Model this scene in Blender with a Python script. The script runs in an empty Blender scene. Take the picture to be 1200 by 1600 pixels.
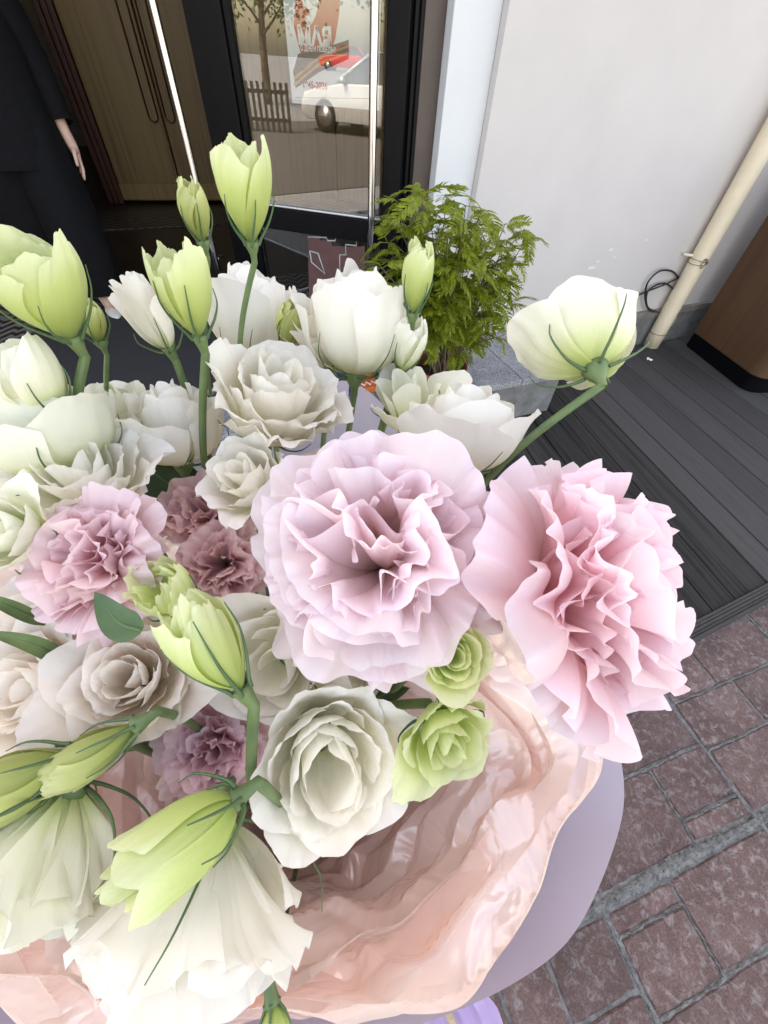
import bpy, math
import numpy as np
from mathutils import Matrix, Vector

# ------------------------------------------------------------------ camera, sky, sun, exposure
sc = bpy.context.scene
col = sc.collection
FPX = 620.0                                  # focal length in photo pixels (1200 x 1600)
CAM = np.array([0.0, 0.0, 1.4])
nad = np.array([(564 - 600) / FPX, (800 - 1340) / FPX, -1.0]); nad /= np.linalg.norm(nad)
upc = -nad
fwd = np.array([0, 0, -1.0]); fwd = fwd - (fwd @ upc) * upc; fwd /= np.linalg.norm(fwd)
MC = np.array([np.cross(fwd, upc), fwd, upc])        # camera axes -> world
cam_d = bpy.data.cameras.new('camera'); cam = bpy.data.objects.new('camera', cam_d); col.objects.link(cam)
mw = Matrix([[*MC[i], CAM[i]] for i in range(3)] + [[0, 0, 0, 1]])
cam.matrix_world = mw
cam_d.sensor_fit = 'VERTICAL'; cam_d.sensor_height = 36.0; cam_d.lens = FPX / 1600 * 36.0
cam_d.clip_start = 0.01; cam_d.clip_end = 500
sc.camera = cam

SUN_AZ, SUN_EL = math.radians(-20), math.radians(52)   # compass angle from +Y towards +X
world = bpy.data.worlds.new('World'); sc.world = world; world.use_nodes = True
wn = world.node_tree; wn.nodes.clear()
sky = wn.nodes.new('ShaderNodeTexSky'); sky.sky_type = 'NISHITA'; sky.sun_disc = False
sky.sun_elevation = SUN_EL; sky.sun_rotation = SUN_AZ; sky.dust_density = 2.2; sky.air_density = 1.0; sky.ozone_density = 0.7
bg = wn.nodes.new('ShaderNodeBackground'); bg.inputs[1].default_value = 0.15
wo = wn.nodes.new('ShaderNodeOutputWorld')
wn.links.new(sky.outputs[0], bg.inputs[0]); wn.links.new(bg.outputs[0], wo.inputs[0])
sun_d = bpy.data.lights.new('sun', 'SUN'); sun_d.energy = 4.0; sun_d.angle = math.radians(0.5); sun_d.color = (1.0, 0.95, 0.86)
sun = bpy.data.objects.new('sun', sun_d); col.objects.link(sun)
sdir = Vector((math.sin(SUN_AZ) * math.cos(SUN_EL), math.cos(SUN_AZ) * math.cos(SUN_EL), math.sin(SUN_EL)))
sun.rotation_euler = sdir.to_track_quat('Z', 'Y').to_euler(); sun.location = (0, 0, 12)
vs = sc.view_settings
vs.view_transform = 'Standard'; vs.look = 'None'; vs.gamma = 1.0; vs.use_curve_mapping = False
vs.exposure = 2.6
vs.use_white_balance = True; vs.white_balance_temperature = 9700; vs.white_balance_tint = 17.0
sc.cycles.max_bounces = 14; sc.cycles.diffuse_bounces = 9; sc.cycles.transparent_max_bounces = 16
sc.cycles.use_denoising = True
sc.cycles.caustics_reflective = False; sc.cycles.caustics_refractive = False
sc.cycles.sample_clamp_indirect = 6.0

rng = np.random.default_rng(7)

# ------------------------------------------------------------------ pixel helpers (photo pixels -> world)
def ray(x, y): return MC @ np.array([(x - 600) / FPX, (800 - y) / FPX, -1.0])
def at(x, y, z): return CAM + ray(x, y) * z                       # z = depth along the view axis
def on_z(x, y, z=0.0):
    d = ray(x, y); return CAM + d * ((z - CAM[2]) / d[2])
def on_plane(x, y, p, n):
    d = ray(x, y); return CAM + d * (((p - CAM) @ n) / (d @ n))
def camdir(a):
    v = MC @ np.array(a, float); return v / np.linalg.norm(v)
def azv(deg): return np.array([math.sin(math.radians(deg)), math.cos(math.radians(deg)), 0.0])

# ------------------------------------------------------------------ materials
MATS = {}
def new_mat(name):
    m = bpy.data.materials.new(name); m.use_nodes = True
    nt = m.node_tree; nt.nodes.clear()
    out = nt.nodes.new('ShaderNodeOutputMaterial')
    MATS[name] = m
    return m, nt, out
def N(nt, kind, **kw):
    n = nt.nodes.new('ShaderNode' + kind)
    for k, v in kw.items():
        if k in n.inputs: n.inputs[k].default_value = v
        else: setattr(n, k, v)
    return n
def ramp(nt, stops, src):
    r = N(nt, 'ValToRGB'); el = r.color_ramp.elements
    while len(el) < len(stops): el.new(0.5)
    for e, (p, c) in zip(el, stops):
        e.position = p; e.color = (*c, 1) if len(c) == 3 else c
    nt.links.new(src, r.inputs[0]); return r
def mixc(nt, fac, a, b, mode='MIX'):
    m = nt.nodes.new('ShaderNodeMix'); m.data_type = 'RGBA'; m.blend_type = mode
    for i, v in ((0, fac), (6, a), (7, b)):
        if hasattr(v, 'node'): nt.links.new(v, m.inputs[i])
        else: m.inputs[i].default_value = v if not isinstance(v, tuple) else (*v, 1)
    return m.outputs[2]
def plain(name, colr, rough=0.6, metal=0.0, noise=0.0, scale=20.0, bump=0.0, bscale=60.0, coat=0.0, detail=6.0, spec=0.5, stretch=None, dark=0.6):
    """one-colour surface with mottling and fine relief"""
    m, nt, out = new_mat(name)
    p = N(nt, 'BsdfPrincipled', Roughness=rough, Metallic=metal)
    p.inputs['Coat Weight'].default_value = coat; p.inputs['Specular IOR Level'].default_value = spec
    p.inputs['Base Color'].default_value = (*colr, 1)
    tc = N(nt, 'TexCoord'); vec = tc.outputs['Object']
    if stretch:
        mp = N(nt, 'Mapping'); mp.inputs['Scale'].default_value = stretch; nt.links.new(vec, mp.inputs[0]); vec = mp.outputs[0]
    if noise:
        tx = N(nt, 'TexNoise', Scale=scale, Detail=detail, Roughness=0.6); nt.links.new(vec, tx.inputs['Vector'])
        lo = tuple(c * (1 - noise * dark) for c in colr); hi = tuple(min(1, c * (1 + noise * 0.5)) for c in colr)
        r = ramp(nt, [(0.3, lo), (0.7, hi)], tx.outputs[0]); nt.links.new(r.outputs[0], p.inputs['Base Color'])
    if bump:
        t2 = N(nt, 'TexNoise', Scale=bscale, Detail=5.0); nt.links.new(vec, t2.inputs['Vector'])
        b = N(nt, 'Bump', Strength=bump, Distance=0.01); nt.links.new(t2.outputs[0], b.inputs['Height']); nt.links.new(b.outputs[0], p.inputs['Normal'])
    nt.links.new(p.outputs[0], out.inputs[0]); return m

def petal_mat(name, stops, trans=0.45, rough=0.48, vein=0.15, sheen=0.15):
    """petal: colour runs from the claw (UV v=0) to the rim, thin sheet that lets light through"""
    m, nt, out = new_mat(name)
    uv = N(nt, 'UVMap'); sep = N(nt, 'SeparateXYZ'); nt.links.new(uv.outputs[0], sep.inputs[0])
    tc = N(nt, 'TexCoord')
    nz = N(nt, 'TexNoise', Scale=55.0, Detail=3.0); nt.links.new(tc.outputs['Object'], nz.inputs['Vector'])
    ad = N(nt, 'Math', operation='MULTIPLY_ADD'); nt.links.new(nz.outputs[0], ad.inputs[0]); ad.inputs[1].default_value = 0.22
    sh = N(nt, 'Math', operation='SUBTRACT'); nt.links.new(sep.outputs[1], sh.inputs[0]); sh.inputs[1].default_value = 0.11
    nt.links.new(sh.outputs[0], ad.inputs[2])
    r = ramp(nt, stops, ad.outputs[0])
    oi = N(nt, 'ObjectInfo'); hs = N(nt, 'HueSaturation')
    mr = N(nt, 'MapRange'); nt.links.new(oi.outputs['Random'], mr.inputs[0]); mr.inputs[3].default_value = 0.9; mr.inputs[4].default_value = 1.07
    nt.links.new(mr.outputs[0], hs.inputs['Value']); nt.links.new(r.outputs[0], hs.inputs['Color'])
    # veins fan out along the petal
    mp = N(nt, 'Mapping'); mp.inputs['Scale'].default_value = (15, 1.1, 1); nt.links.new(uv.outputs[0], mp.inputs[0])
    vn = N(nt, 'TexNoise', Scale=1.0, Detail=4.0, Distortion=0.4); nt.links.new(mp.outputs[0], vn.inputs['Vector'])
    c2 = mixc(nt, 0.05, hs.outputs[0], vn.outputs[0], 'OVERLAY')
    n3 = N(nt, 'TexNoise', Scale=170.0, Detail=3.0, Roughness=.6); nt.links.new(tc.outputs['Object'], n3.inputs['Vector'])
    hsum = N(nt, 'Math', operation='MULTIPLY_ADD'); nt.links.new(n3.outputs[0], hsum.inputs[0]); hsum.inputs[1].default_value = .9; nt.links.new(vn.outputs[0], hsum.inputs[2])
    bp = N(nt, 'Bump', Strength=vein * 1.6, Distance=0.0014); nt.links.new(hsum.outputs[0], bp.inputs['Height'])
    p = N(nt, 'BsdfPrincipled', Roughness=rough); p.inputs['Specular IOR Level'].default_value = 0.35
    p.inputs['Sheen Weight'].default_value = sheen
    nt.links.new(c2, p.inputs['Base Color']); nt.links.new(bp.outputs[0], p.inputs['Normal'])
    t = N(nt, 'BsdfTranslucent'); nt.links.new(c2, t.inputs[0]); nt.links.new(bp.outputs[0], t.inputs['Normal'])
    mx = N(nt, 'MixShader'); mx.inputs[0].default_value = trans
    nt.links.new(p.outputs[0], mx.inputs[1]); nt.links.new(t.outputs[0], mx.inputs[2]); nt.links.new(mx.outputs[0], out.inputs[0])
    return m

petal_mat('white_petal', [(0.0, (.42, .52, .16)), (0.16, (.68, .71, .40)), (0.38, (.89, .87, .75)), (1.0, (.94, .915, .86))], trans=.4)
petal_mat('cream_petal', [(0.0, (.55, .6, .25)), (0.3, (.80, .78, .58)), (0.7, (.86, .82, .71)), (1.0, (.87, .84, .77))], trans=.33)
petal_mat('blush_petal', [(0.0, (.55, .52, .3)), (0.35, (.88, .80, .69)), (0.8, (.92, .86, .78)), (1.0, (.94, .89, .84))], trans=.5)
petal_mat('ivory_petal', [(0.0, (.36, .48, .1)), (0.22, (.62, .69, .3)), (0.5, (.82, .82, .62)), (1.0, (.88, .87, .76))], trans=.33)
petal_mat('lime_petal', [(0.0, (.30, .43, .12)), (0.3, (.51, .62, .18)), (0.7, (.66, .74, .31)), (1.0, (.80, .84, .54))], trans=.45)
petal_mat('moss_petal', [(0.0, (.20, .28, .06)), (0.4, (.40, .46, .13)), (0.8, (.56, .60, .22)), (1.0, (.70, .71, .36))], trans=.35)
petal_mat('pink_petal', [(0.0, (.62, .66, .33)), (0.25, (.88, .68, .62)), (0.6, (.91, .755, .745)), (0.9, (.92, .79, .81)), (1.0, (.94, .85, .89))], trans=.5)  # pale rim stops: lilac edge colour plus the rim highlight, painted in
petal_mat('rose_pink_petal', [(0.0, (.7, .6, .4)), (0.25, (.90, .58, .59)), (0.65, (.93, .69, .71)), (0.9, (.94, .76, .79)), (1.0, (.95, .83, .87))], trans=.5)  # rim paled likewise, petal colour and edge highlight in one
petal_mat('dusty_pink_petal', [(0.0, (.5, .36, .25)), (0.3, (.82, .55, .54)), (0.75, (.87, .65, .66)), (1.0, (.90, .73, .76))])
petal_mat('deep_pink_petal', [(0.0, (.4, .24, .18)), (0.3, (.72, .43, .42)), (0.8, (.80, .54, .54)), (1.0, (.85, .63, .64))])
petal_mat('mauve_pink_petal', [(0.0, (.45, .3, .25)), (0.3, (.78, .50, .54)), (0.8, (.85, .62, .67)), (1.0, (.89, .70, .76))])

def green_mat(name, c0, c1, trans=.12, rough=.45):
    m, nt, out = new_mat(name)
    tc = N(nt, 'TexCoord'); nz = N(nt, 'TexNoise', Scale=70.0, Detail=4.0); nt.links.new(tc.outputs['Object'], nz.inputs['Vector'])
    r = ramp(nt, [(.3, c0), (.72, c1)], nz.outputs[0])
    p = N(nt, 'BsdfPrincipled', Roughness=rough); nt.links.new(r.outputs[0], p.inputs['Base Color'])
    t = N(nt, 'BsdfTranslucent'); nt.links.new(r.outputs[0], t.inputs[0])
    mx = N(nt, 'MixShader'); mx.inputs[0].default_value = trans
    nt.links.new(p.outputs[0], mx.inputs[1]); nt.links.new(t.outputs[0], mx.inputs[2]); nt.links.new(mx.outputs[0], out.inputs[0])
green_mat('stem_green', (.085, .15, .055), (.16, .24, .09))
green_mat('sepal_green', (.055, .12, .05), (.11, .2, .08))
green_mat('leaf_green', (.03, .07, .03), (.06, .12, .05), .15)
green_mat('shrub_leaf', (.15, .21, .018), (.40, .46, .05), .5)
green_mat('tree_leaf', (.04, .09, .02), (.11, .18, .04), .3)

def paper_mat(name, c, c2, rough, trans, bump, coat=0.0, cior=1.5):
    m, nt, out = new_mat(name)
    tc = N(nt, 'TexCoord'); nz = N(nt, 'TexNoise', Scale=9.0, Detail=4.0); nt.links.new(tc.outputs['Object'], nz.inputs['Vector'])
    r = ramp(nt, [(.35, c), (.65, c2)], nz.outputs[0])
    p = N(nt, 'BsdfPrincipled', Roughness=rough); p.inputs['Coat Weight'].default_value = coat; p.inputs['Coat Roughness'].default_value = .22; p.inputs['Coat IOR'].default_value = cior
    nt.links.new(r.outputs[0], p.inputs['Base Color'])
    vo = N(nt, 'TexVoronoi', Scale=38.0); vo.feature = 'DISTANCE_TO_EDGE'; nt.links.new(tc.outputs['Object'], vo.inputs['Vector'])
    n2 = N(nt, 'TexNoise', Scale=17.0, Detail=3.0, Roughness=.5, Distortion=.6); nt.links.new(tc.outputs['Object'], n2.inputs['Vector'])
    rd = N(nt, 'Math', operation='MULTIPLY_ADD'); nt.links.new(n2.outputs[0], rd.inputs[0]); rd.inputs[1].default_value = 2; rd.inputs[2].default_value = -1
    ab = N(nt, 'Math', operation='ABSOLUTE'); nt.links.new(rd.outputs[0], ab.inputs[0])
    bp = N(nt, 'Bump', Strength=bump, Distance=0.012)
    nt.links.new(ab.outputs[0], bp.inputs['Height']); nt.links.new(bp.outputs[0], p.inputs['Coat Normal']); nt.links.new(bp.outputs[0], p.inputs['Normal'])
    t = N(nt, 'BsdfTranslucent'); nt.links.new(r.outputs[0], t.inputs[0])
    mx = N(nt, 'MixShader'); mx.inputs[0].default_value = trans
    nt.links.new(p.outputs[0], mx.inputs[1]); nt.links.new(t.outputs[0], mx.inputs[2]); nt.links.new(mx.outputs[0], out.inputs[0])
paper_mat('pink_tissue', (.94, .74, .665), (.95, .83, .78), .24, .42, .55, 1.0, 2.4)
paper_mat('mauve_paper', (.48, .455, .55), (.51, .485, .58), .55, .15, .05)
paper_mat('lilac_ribbon', (.50, .36, .66), (.62, .5, .76), .35, .25, .1, .3)

plain('wall_plaster', (.585, .545, .525), .85, noise=.07, scale=3.0, bump=.10, bscale=90)
plain('white_plaster', (.66, .675, .68), .8, noise=.06, scale=4, bump=.06)
plain('grey_stone', (.17, .17, .17), .8, noise=.5, scale=14, bump=.35, bscale=40)
plain('plinth_cap', (.23, .2, .18), .85, noise=.4, scale=25, bump=.3)
plain('black_frame', (.004, .0042, .006), .3, noise=.3, scale=8, bump=.02, spec=.1)
plain('brown_frame', (.08, .055, .045), .5, noise=.3, scale=9)
plain('chrome', (.72, .72, .72), .16, metal=1.0, noise=.1, scale=40)
plain('pipe_paint', (.80, .68, .50), .5, noise=.12, scale=9, bump=.08, bscale=120)
plain('wire_metal', (.22, .17, .13), .5, metal=.6)
plain('black_rubber', (.015, .015, .016), .45)
plain('paper_white', (.82, .82, .8), .7)
plain('black_cloth', (.005, .005, .0065), .9, noise=.4, scale=30, bump=.2, bscale=300, spec=.2)
plain('skin', (.62, .38, .29), .5, noise=.12, scale=40)
plain('shoe_cream', (.66, .62, .55), .4, noise=.1)
plain('dark_hair', (.03, .02, .015), .5, stretch=(60, 60, 3), noise=.5)
plain('charcoal_mat', (.035, .034, .035), .95, noise=.6, scale=220, bump=.8, bscale=400)
plain('aluminium', (.55, .55, .55), .35, metal=1.0, stretch=(1, 40, 1), noise=.2)
plain('mortar', (.20, .205, .195), .95, noise=.75, scale=45, bump=1.0, bscale=150)
plain('terracotta', (.28, .075, .05), .55, noise=.35, scale=20, bump=.15)
plain('pot_pattern_white', (.75, .75, .73), .5)
plain('pot_navy', (.03, .045, .09), .5)
plain('orange_paint', (.62, .13, .03), .5, noise=.1)
plain('bark_chip', (.10, .045, .03), .9, noise=.6, scale=60, bump=.6)
plain('twig', (.16, .11, .07), .8, noise=.5, scale=60, bump=.4, bscale=200)
plain('asphalt', (.085, .088, .092), .9, noise=.4, scale=40, bump=.6, bscale=200)
plain('pavement_slab', (.22, .245, .28), .9, noise=.35, scale=6, bump=.4, bscale=120)
plain('concrete_dark', (.03, .03, .032), .9, noise=.4)
plain('red_paint', (.55, .02, .025), .25, coat=.8)
plain('silver_paint', (.55, .6, .66), .25, metal=.3, coat=.8)
plain('car_glass', (.02, .025, .03), .05, coat=1.0)
plain('tyre', (.02, .02, .02), .8)
plain('lamp_lens', (.75, .75, .75), .1, coat=1.0)
plain('poster_white', (.86, .87, .88), .5)
plain('poster_red', (.50, .02, .025), .5)
plain('poster_black', (.02, .018, .02), .5)
plain('poster_orange', (.7, .3, .06), .5)
plain('sticker_brown', (.13, .055, .055), .5, noise=.3)
plain('sticker_line', (.45, .5, .48), .5)
plain('bark', (.12, .09, .065), .9, noise=.5, scale=14, bump=.8, bscale=30)
plain('sign_blue', (.02, .13, .42), .4, noise=.3, scale=30)
plain('sign_dark', (.02, .022, .035), .35, noise=.6, scale=60)
plain('yellow_paint', (.75, .5, .04), .5)
plain('tile_black', (.012, .012, .014), .35, noise=.3)
plain('tile_white', (.55, .54, .52), .35, noise=.15)
plain('tile_dim', (.14, .115, .09), .4, noise=.3)
plain('interior_floor', (.035, .022, .014), .35, noise=.5, scale=6)
plain('interior_plaster', (.55, .5, .43), .9)
plain('dark_red_trim', (.075, .02, .012), .4, noise=.4, scale=5, stretch=(20, 20, 1.5))
plain('iron_paint', (.035, .04, .035), .5)
plain('rope', (.4, .3, .2), .9, noise=.4, scale=200, bump=.6)

def wood_mat(name, c0, c1, rough, axis, freq=34.0, bump=.25, spec=.5):
    """streaky grain that runs along one local axis"""
    m, nt, out = new_mat(name)
    tc = N(nt, 'TexCoord'); mp = N(nt, 'Mapping')
    s = [freq] * 3; s[axis] = freq * .035; mp.inputs['Scale'].default_value = s
    oi = N(nt, 'ObjectInfo'); cv = N(nt, 'CombineXYZ')
    ml = N(nt, 'Math', operation='MULTIPLY'); nt.links.new(oi.outputs['Random'], ml.inputs[0]); ml.inputs[1].default_value = 60
    for i in range(3): nt.links.new(ml.outputs[0], cv.inputs[i])
    va = N(nt, 'VectorMath', operation='ADD'); nt.links.new(tc.outputs['Object'], mp.inputs[0])
    nt.links.new(mp.outputs[0], va.inputs[0]); nt.links.new(cv.outputs[0], va.inputs[1])
    nz = N(nt, 'TexNoise', Scale=1.0, Detail=7.0, Roughness=.62, Distortion=.8); nt.links.new(va.outputs[0], nz.inputs['Vector'])
    r = ramp(nt, [(.28, c0), (.55, c1), (.8, tuple(c * .8 for c in c1))], nz.outputs[0])
    hs = N(nt, 'HueSaturation'); mr = N(nt, 'MapRange'); nt.links.new(oi.outputs['Random'], mr.inputs[0]); mr.inputs[3].default_value = .8; mr.inputs[4].default_value = 1.2
    nt.links.new(mr.outputs[0], hs.inputs['Value']); nt.links.new(r.outputs[0], hs.inputs['Color'])
    p = N(nt, 'BsdfPrincipled', Roughness=rough); p.inputs['Specular IOR Level'].default_value = spec
    nt.links.new(hs.outputs[0], p.inputs['Base Color'])
    bp = N(nt, 'Bump', Strength=bump, Distance=.004); nt.links.new(nz.outputs[0], bp.inputs['Height']); nt.links.new(bp.outputs[0], p.inputs['Normal'])
    nt.links.new(p.outputs[0], out.inputs[0])
wood_mat('wood_panel', (.17, .095, .030), (.28, .17, .065), .5, 2, 26, .12)
wood_mat('wood_counter', (.062, .027, .012), (.105, .048, .022), .6, 2, 9, .05)
wood_mat('deck_smooth', (.044, .042, .040), (.064, .061, .058), .8, 1, 60, .3, .2)
wood_mat('deck_grained', (.006, .006, .006), (.036, .034, .032), .8, 1, 30, 1.0, .2)

def granite():
    m, nt, out = new_mat('granite')
    tc = N(nt, 'TexCoord'); a = N(nt, 'TexNoise', Scale=260.0, Detail=3.0); b = N(nt, 'TexNoise', Scale=9.0, Detail=5.0)
    for t in (a, b): nt.links.new(tc.outputs['Object'], t.inputs['Vector'])
    r = ramp(nt, [(.38, (.10, .105, .115)), (.5, (.30, .31, .32)), (.62, (.46, .46, .46))], a.outputs[0])
    r2 = ramp(nt, [(.3, (.7, .7, .72)), (.7, (1, 1, 1))], b.outputs[0])
    c = mixc(nt, 1.0, r.outputs[0], r2.outputs[0], 'MULTIPLY')
    p = N(nt, 'BsdfPrincipled', Roughness=.8); nt.links.new(c, p.inputs['Base Color'])
    bp = N(nt, 'Bump', Strength=.3, Distance=.004); nt.links.new(a.outputs[0], bp.inputs['Height']); nt.links.new(bp.outputs[0], p.inputs['Normal'])
    nt.links.new(p.outputs[0], out.inputs[0])
granite()

def stone_tile():
    """red-brown paving stone: mottled, scuffed pale, pitted"""
    m, nt, out = new_mat('paving_stone')
    tc = N(nt, 'TexCoord'); oi = N(nt, 'ObjectInfo')
    geo = N(nt, 'NewGeometry')
    a = N(nt, 'TexNoise', Scale=7.0, Detail=8.0, Roughness=.65); b = N(nt, 'TexNoise', Scale=46.0, Detail=8.0, Roughness=.72, Distortion=.6); c = N(nt, 'TexNoise', Scale=190.0, Detail=4.0, Roughness=.7)
    for t in (a, b, c): nt.links.new(geo.outputs['Position'], t.inputs['Vector'])
    base = ramp(nt, [(.3, (.075, .040, .036)), (.52, (.135, .074, .066)), (.75, (.19, .125, .115))], a.outputs[0])
    grit = ramp(nt, [(.3, (.5, .5, .5)), (.5, (1, 1, 1)), (.72, (1.7, 1.6, 1.6))], c.outputs[0])
    m1 = mixc(nt, .8, base.outputs[0], grit.outputs[0], 'MULTIPLY')
    sf = ramp(nt, [(.50, (0, 0, 0)), (.68, (.8, .8, .8))], b.outputs[0])
    m2 = mixc(nt, sf.outputs[0], m1, (.32, .29, .285))
    hs = N(nt, 'HueSaturation'); mr = N(nt, 'MapRange'); nt.links.new(oi.outputs['Random'], mr.inputs[0]); mr.inputs[3].default_value = .78; mr.inputs[4].default_value = 1.25
    nt.links.new(mr.outputs[0], hs.inputs['Value']); nt.links.new(m2, hs.inputs['Color'])
    p = N(nt, 'BsdfPrincipled', Roughness=.62); nt.links.new(hs.outputs[0], p.inputs['Base Color'])
    sm = N(nt, 'Math', operation='ADD'); nt.links.new(b.outputs[0], sm.inputs[0]); nt.links.new(c.outputs[0], sm.inputs[1])
    bp = N(nt, 'Bump', Strength=.75, Distance=.008); nt.links.new(sm.outputs[0], bp.inputs['Height']); nt.links.new(bp.outputs[0], p.inputs['Normal'])
    nt.links.new(p.outputs[0], out.inputs[0])
stone_tile()

def glass():
    m, nt, out = new_mat('door_glass')
    fr = N(nt, 'Fresnel', IOR=1.52)
    ma = N(nt, 'Math', operation='MULTIPLY_ADD'); nt.links.new(fr.outputs[0], ma.inputs[0]); ma.inputs[1].default_value = 1.15; ma.inputs[2].default_value = .015
    tr = N(nt, 'BsdfTransparent'); tr.inputs[0].default_value = (.93, .95, .95, 1)
    gl = N(nt, 'BsdfGlossy', Roughness=.0); gl.inputs[0].default_value = (1, 1, 1, 1)
    mx = N(nt, 'MixShader'); nt.links.new(ma.outputs[0], mx.inputs[0]); nt.links.new(tr.outputs[0], mx.inputs[1]); nt.links.new(gl.outputs[0], mx.inputs[2])
    nt.links.new(mx.outputs[0], out.inputs[0])
glass()

# ------------------------------------------------------------------ mesh helpers
def tagged(o, label=None, cat=None, group=None, kind=None):
    if label: o['label'] = label
    if cat: o['category'] = cat
    if group: o['group'] = group
    if kind: o['kind'] = kind
    return o
def thing(name, label, cat, loc=(0, 0, 0), group=None):
    o = bpy.data.objects.new(name, None); col.objects.link(o); o.location = Vector(loc); o.empty_display_size = .02
    return tagged(o, label, cat, group)
def raw_mesh(name, verts, faces, mat, uv=None, smooth=True):
    verts = np.asarray(verts, np.float32)
    me = bpy.data.meshes.new(name)
    if isinstance(faces, np.ndarray) and faces.shape[1] == 4:
        nf = len(faces)
        me.vertices.add(len(verts)); me.vertices.foreach_set('co', verts.ravel())
        me.loops.add(nf * 4); me.loops.foreach_set('vertex_index', faces.astype(np.int32).ravel())
        me.polygons.add(nf); me.polygons.foreach_set('loop_start', np.arange(0, nf * 4, 4, dtype=np.int32))
        me.update(calc_edges=True)
    else:
        me.from_pydata([tuple(map(float, v)) for v in verts], [], [tuple(int(i) for i in f) for f in faces])
    if uv is not None:
        l = me.uv_layers.new(name='UVMap'); li = np.empty(len(me.loops), np.int32); me.loops.foreach_get('vertex_index', li)
        l.data.foreach_set('uv', np.asarray(uv, np.float32)[li].ravel())
    if smooth: me.polygons.foreach_set('use_smooth', np.ones(len(me.polygons), bool))
    me.materials.append(MATS[mat]); me.validate(); me.update()
    return me
def obj(name, me, parent=None, loc=None):
    o = bpy.data.objects.new(name, me); col.objects.link(o)
    if parent is not None: o.parent = parent
    if loc is not None: o.location = Vector(loc)
    return o
def part(name, verts, faces, mat, parent=None, org=(0, 0, 0), uv=None, smooth=True):
    """verts are world positions; org is the world position of the parent"""
    return obj(name, raw_mesh(name, np.asarray(verts, float) - np.asarray(org, float), faces, mat, uv, smooth), parent)
def grid_faces(nv, nu, close=False):
    i = np.arange(nv - 1)[:, None]; j = np.arange(nu if close else nu - 1)[None, :]
    j2 = (j + 1) % nu
    return np.stack([i * nu + j, i * nu + j2, (i + 1) * nu + j2, (i + 1) * nu + j], -1).reshape(-1, 4)
def prism(pts, z0, z1, cham=0.0):
    """polygon (n x 2) between two heights; cham bevels the upper rim"""
    p = np.asarray(pts, float); n = len(p)
    if ((p[:, 0] * np.roll(p[:, 1], -1) - np.roll(p[:, 0], -1) * p[:, 1]).sum()) < 0: p = p[::-1]
    rings = [(p, z0)]
    if cham:
        c = p.mean(0); e = np.roll(p, -1, 0) - p; L = np.linalg.norm(e, axis=1, keepdims=True); e = e / np.maximum(L, 1e-9)
        nn = np.stack([-e[:, 1], e[:, 0]], 1); m = nn + np.roll(nn, 1, 0); m = m / np.maximum(1 + (nn * np.roll(nn, 1, 0)).sum(1, keepdims=True), .3)
        rings += [(p, z1 - cham), (p + m * cham, z1)]
    else: rings += [(p, z1)]
    V = np.concatenate([np.c_[q, np.full(n, z)] for q, z in rings]); F = []
    for k in range(len(rings) - 1):
        for i in range(n): F.append((k * n + i, k * n + (i + 1) % n, (k + 1) * n + (i + 1) % n, (k + 1) * n + i))
    F.append(tuple(range(n))[::-1]); F.append(tuple((len(rings) - 1) * n + i for i in range(n)))
    return V, F
def frame_box(o, ax, ay, az, lo, hi):
    """box in the frame o + a*ax + b*ay + c*az"""
    (a0, b0, c0), (a1, b1, c1) = lo, hi
    V = [np.asarray(o) + a * ax + b * ay + c * az for c in (c0, c1) for b in (b0, b1) for a in (a0, a1)]
    F = [(0, 2, 3, 1), (4, 5, 7, 6), (0, 1, 5, 4), (2, 6, 7, 3), (0, 4, 6, 2), (1, 3, 7, 5)]
    return np.array(V), F
def bevel(o, w=.004, seg=2):
    b = o.modifiers.new('bevel', 'BEVEL'); b.width = w; b.segments = seg; b.limit_method = 'ANGLE'; return o
def catmull(P, n=10, closed=False):
    P = np.asarray(P, float); m = len(P); out = []
    for i in range(m if closed else m - 1):
        if closed: a, b, c, d = (P[(i + k) % m] for k in (-1, 0, 1, 2))
        else: b, c = P[i], P[i + 1]; a = P[i - 1] if i else 2 * b - c; d = P[i + 2] if i + 2 < m else 2 * c - b
        t = np.linspace(0, 1, n, endpoint=False)[:, None]
        out.append(.5 * (2 * b + (c - a) * t + (2 * a - 5 * b + 4 * c - d) * t ** 2 + (3 * b - a - 3 * c + d) * t ** 3))
    if not closed: out.append(P[-1:])
    return np.concatenate(out)
def tube(path, rad, ns=8, cap=True):
    path = np.asarray(path, float); n = len(path); rad = np.broadcast_to(np.asarray(rad, float), (n,))
    T = np.gradient(path, axis=0); T /= np.maximum(np.linalg.norm(T, axis=1, keepdims=True), 1e-9)
    ref = np.array([0, 0, 1.0]) if abs(T[0][2]) < .9 else np.array([1.0, 0, 0])
    u = np.cross(T[0], ref); u /= np.linalg.norm(u); U = []
    for t in T:
        u = u - (u @ t) * t; u /= np.linalg.norm(u); U.append(u)
    U = np.array(U); W = np.cross(T, U); a = np.linspace(0, 2 * np.pi, ns, endpoint=False)
    V = path[:, None] + rad[:, None, None] * (np.cos(a)[None, :, None] * U[:, None] + np.sin(a)[None, :, None] * W[:, None])
    V = V.reshape(-1, 3); F = [tuple(f) for f in grid_faces(n, ns, True)]
    if cap: F += [tuple(range(ns))[::-1], tuple((n - 1) * ns + i for i in range(ns))]
    return V, F
def loft(rings, cap=True):
    R = np.asarray(rings, float); n, m = R.shape[:2]
    F = [tuple(f) for f in grid_faces(n, m, True)]
    if cap: F += [tuple(range(m))[::-1], tuple((n - 1) * m + i for i in range(m))]
    return R.reshape(-1, 3), F
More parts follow.
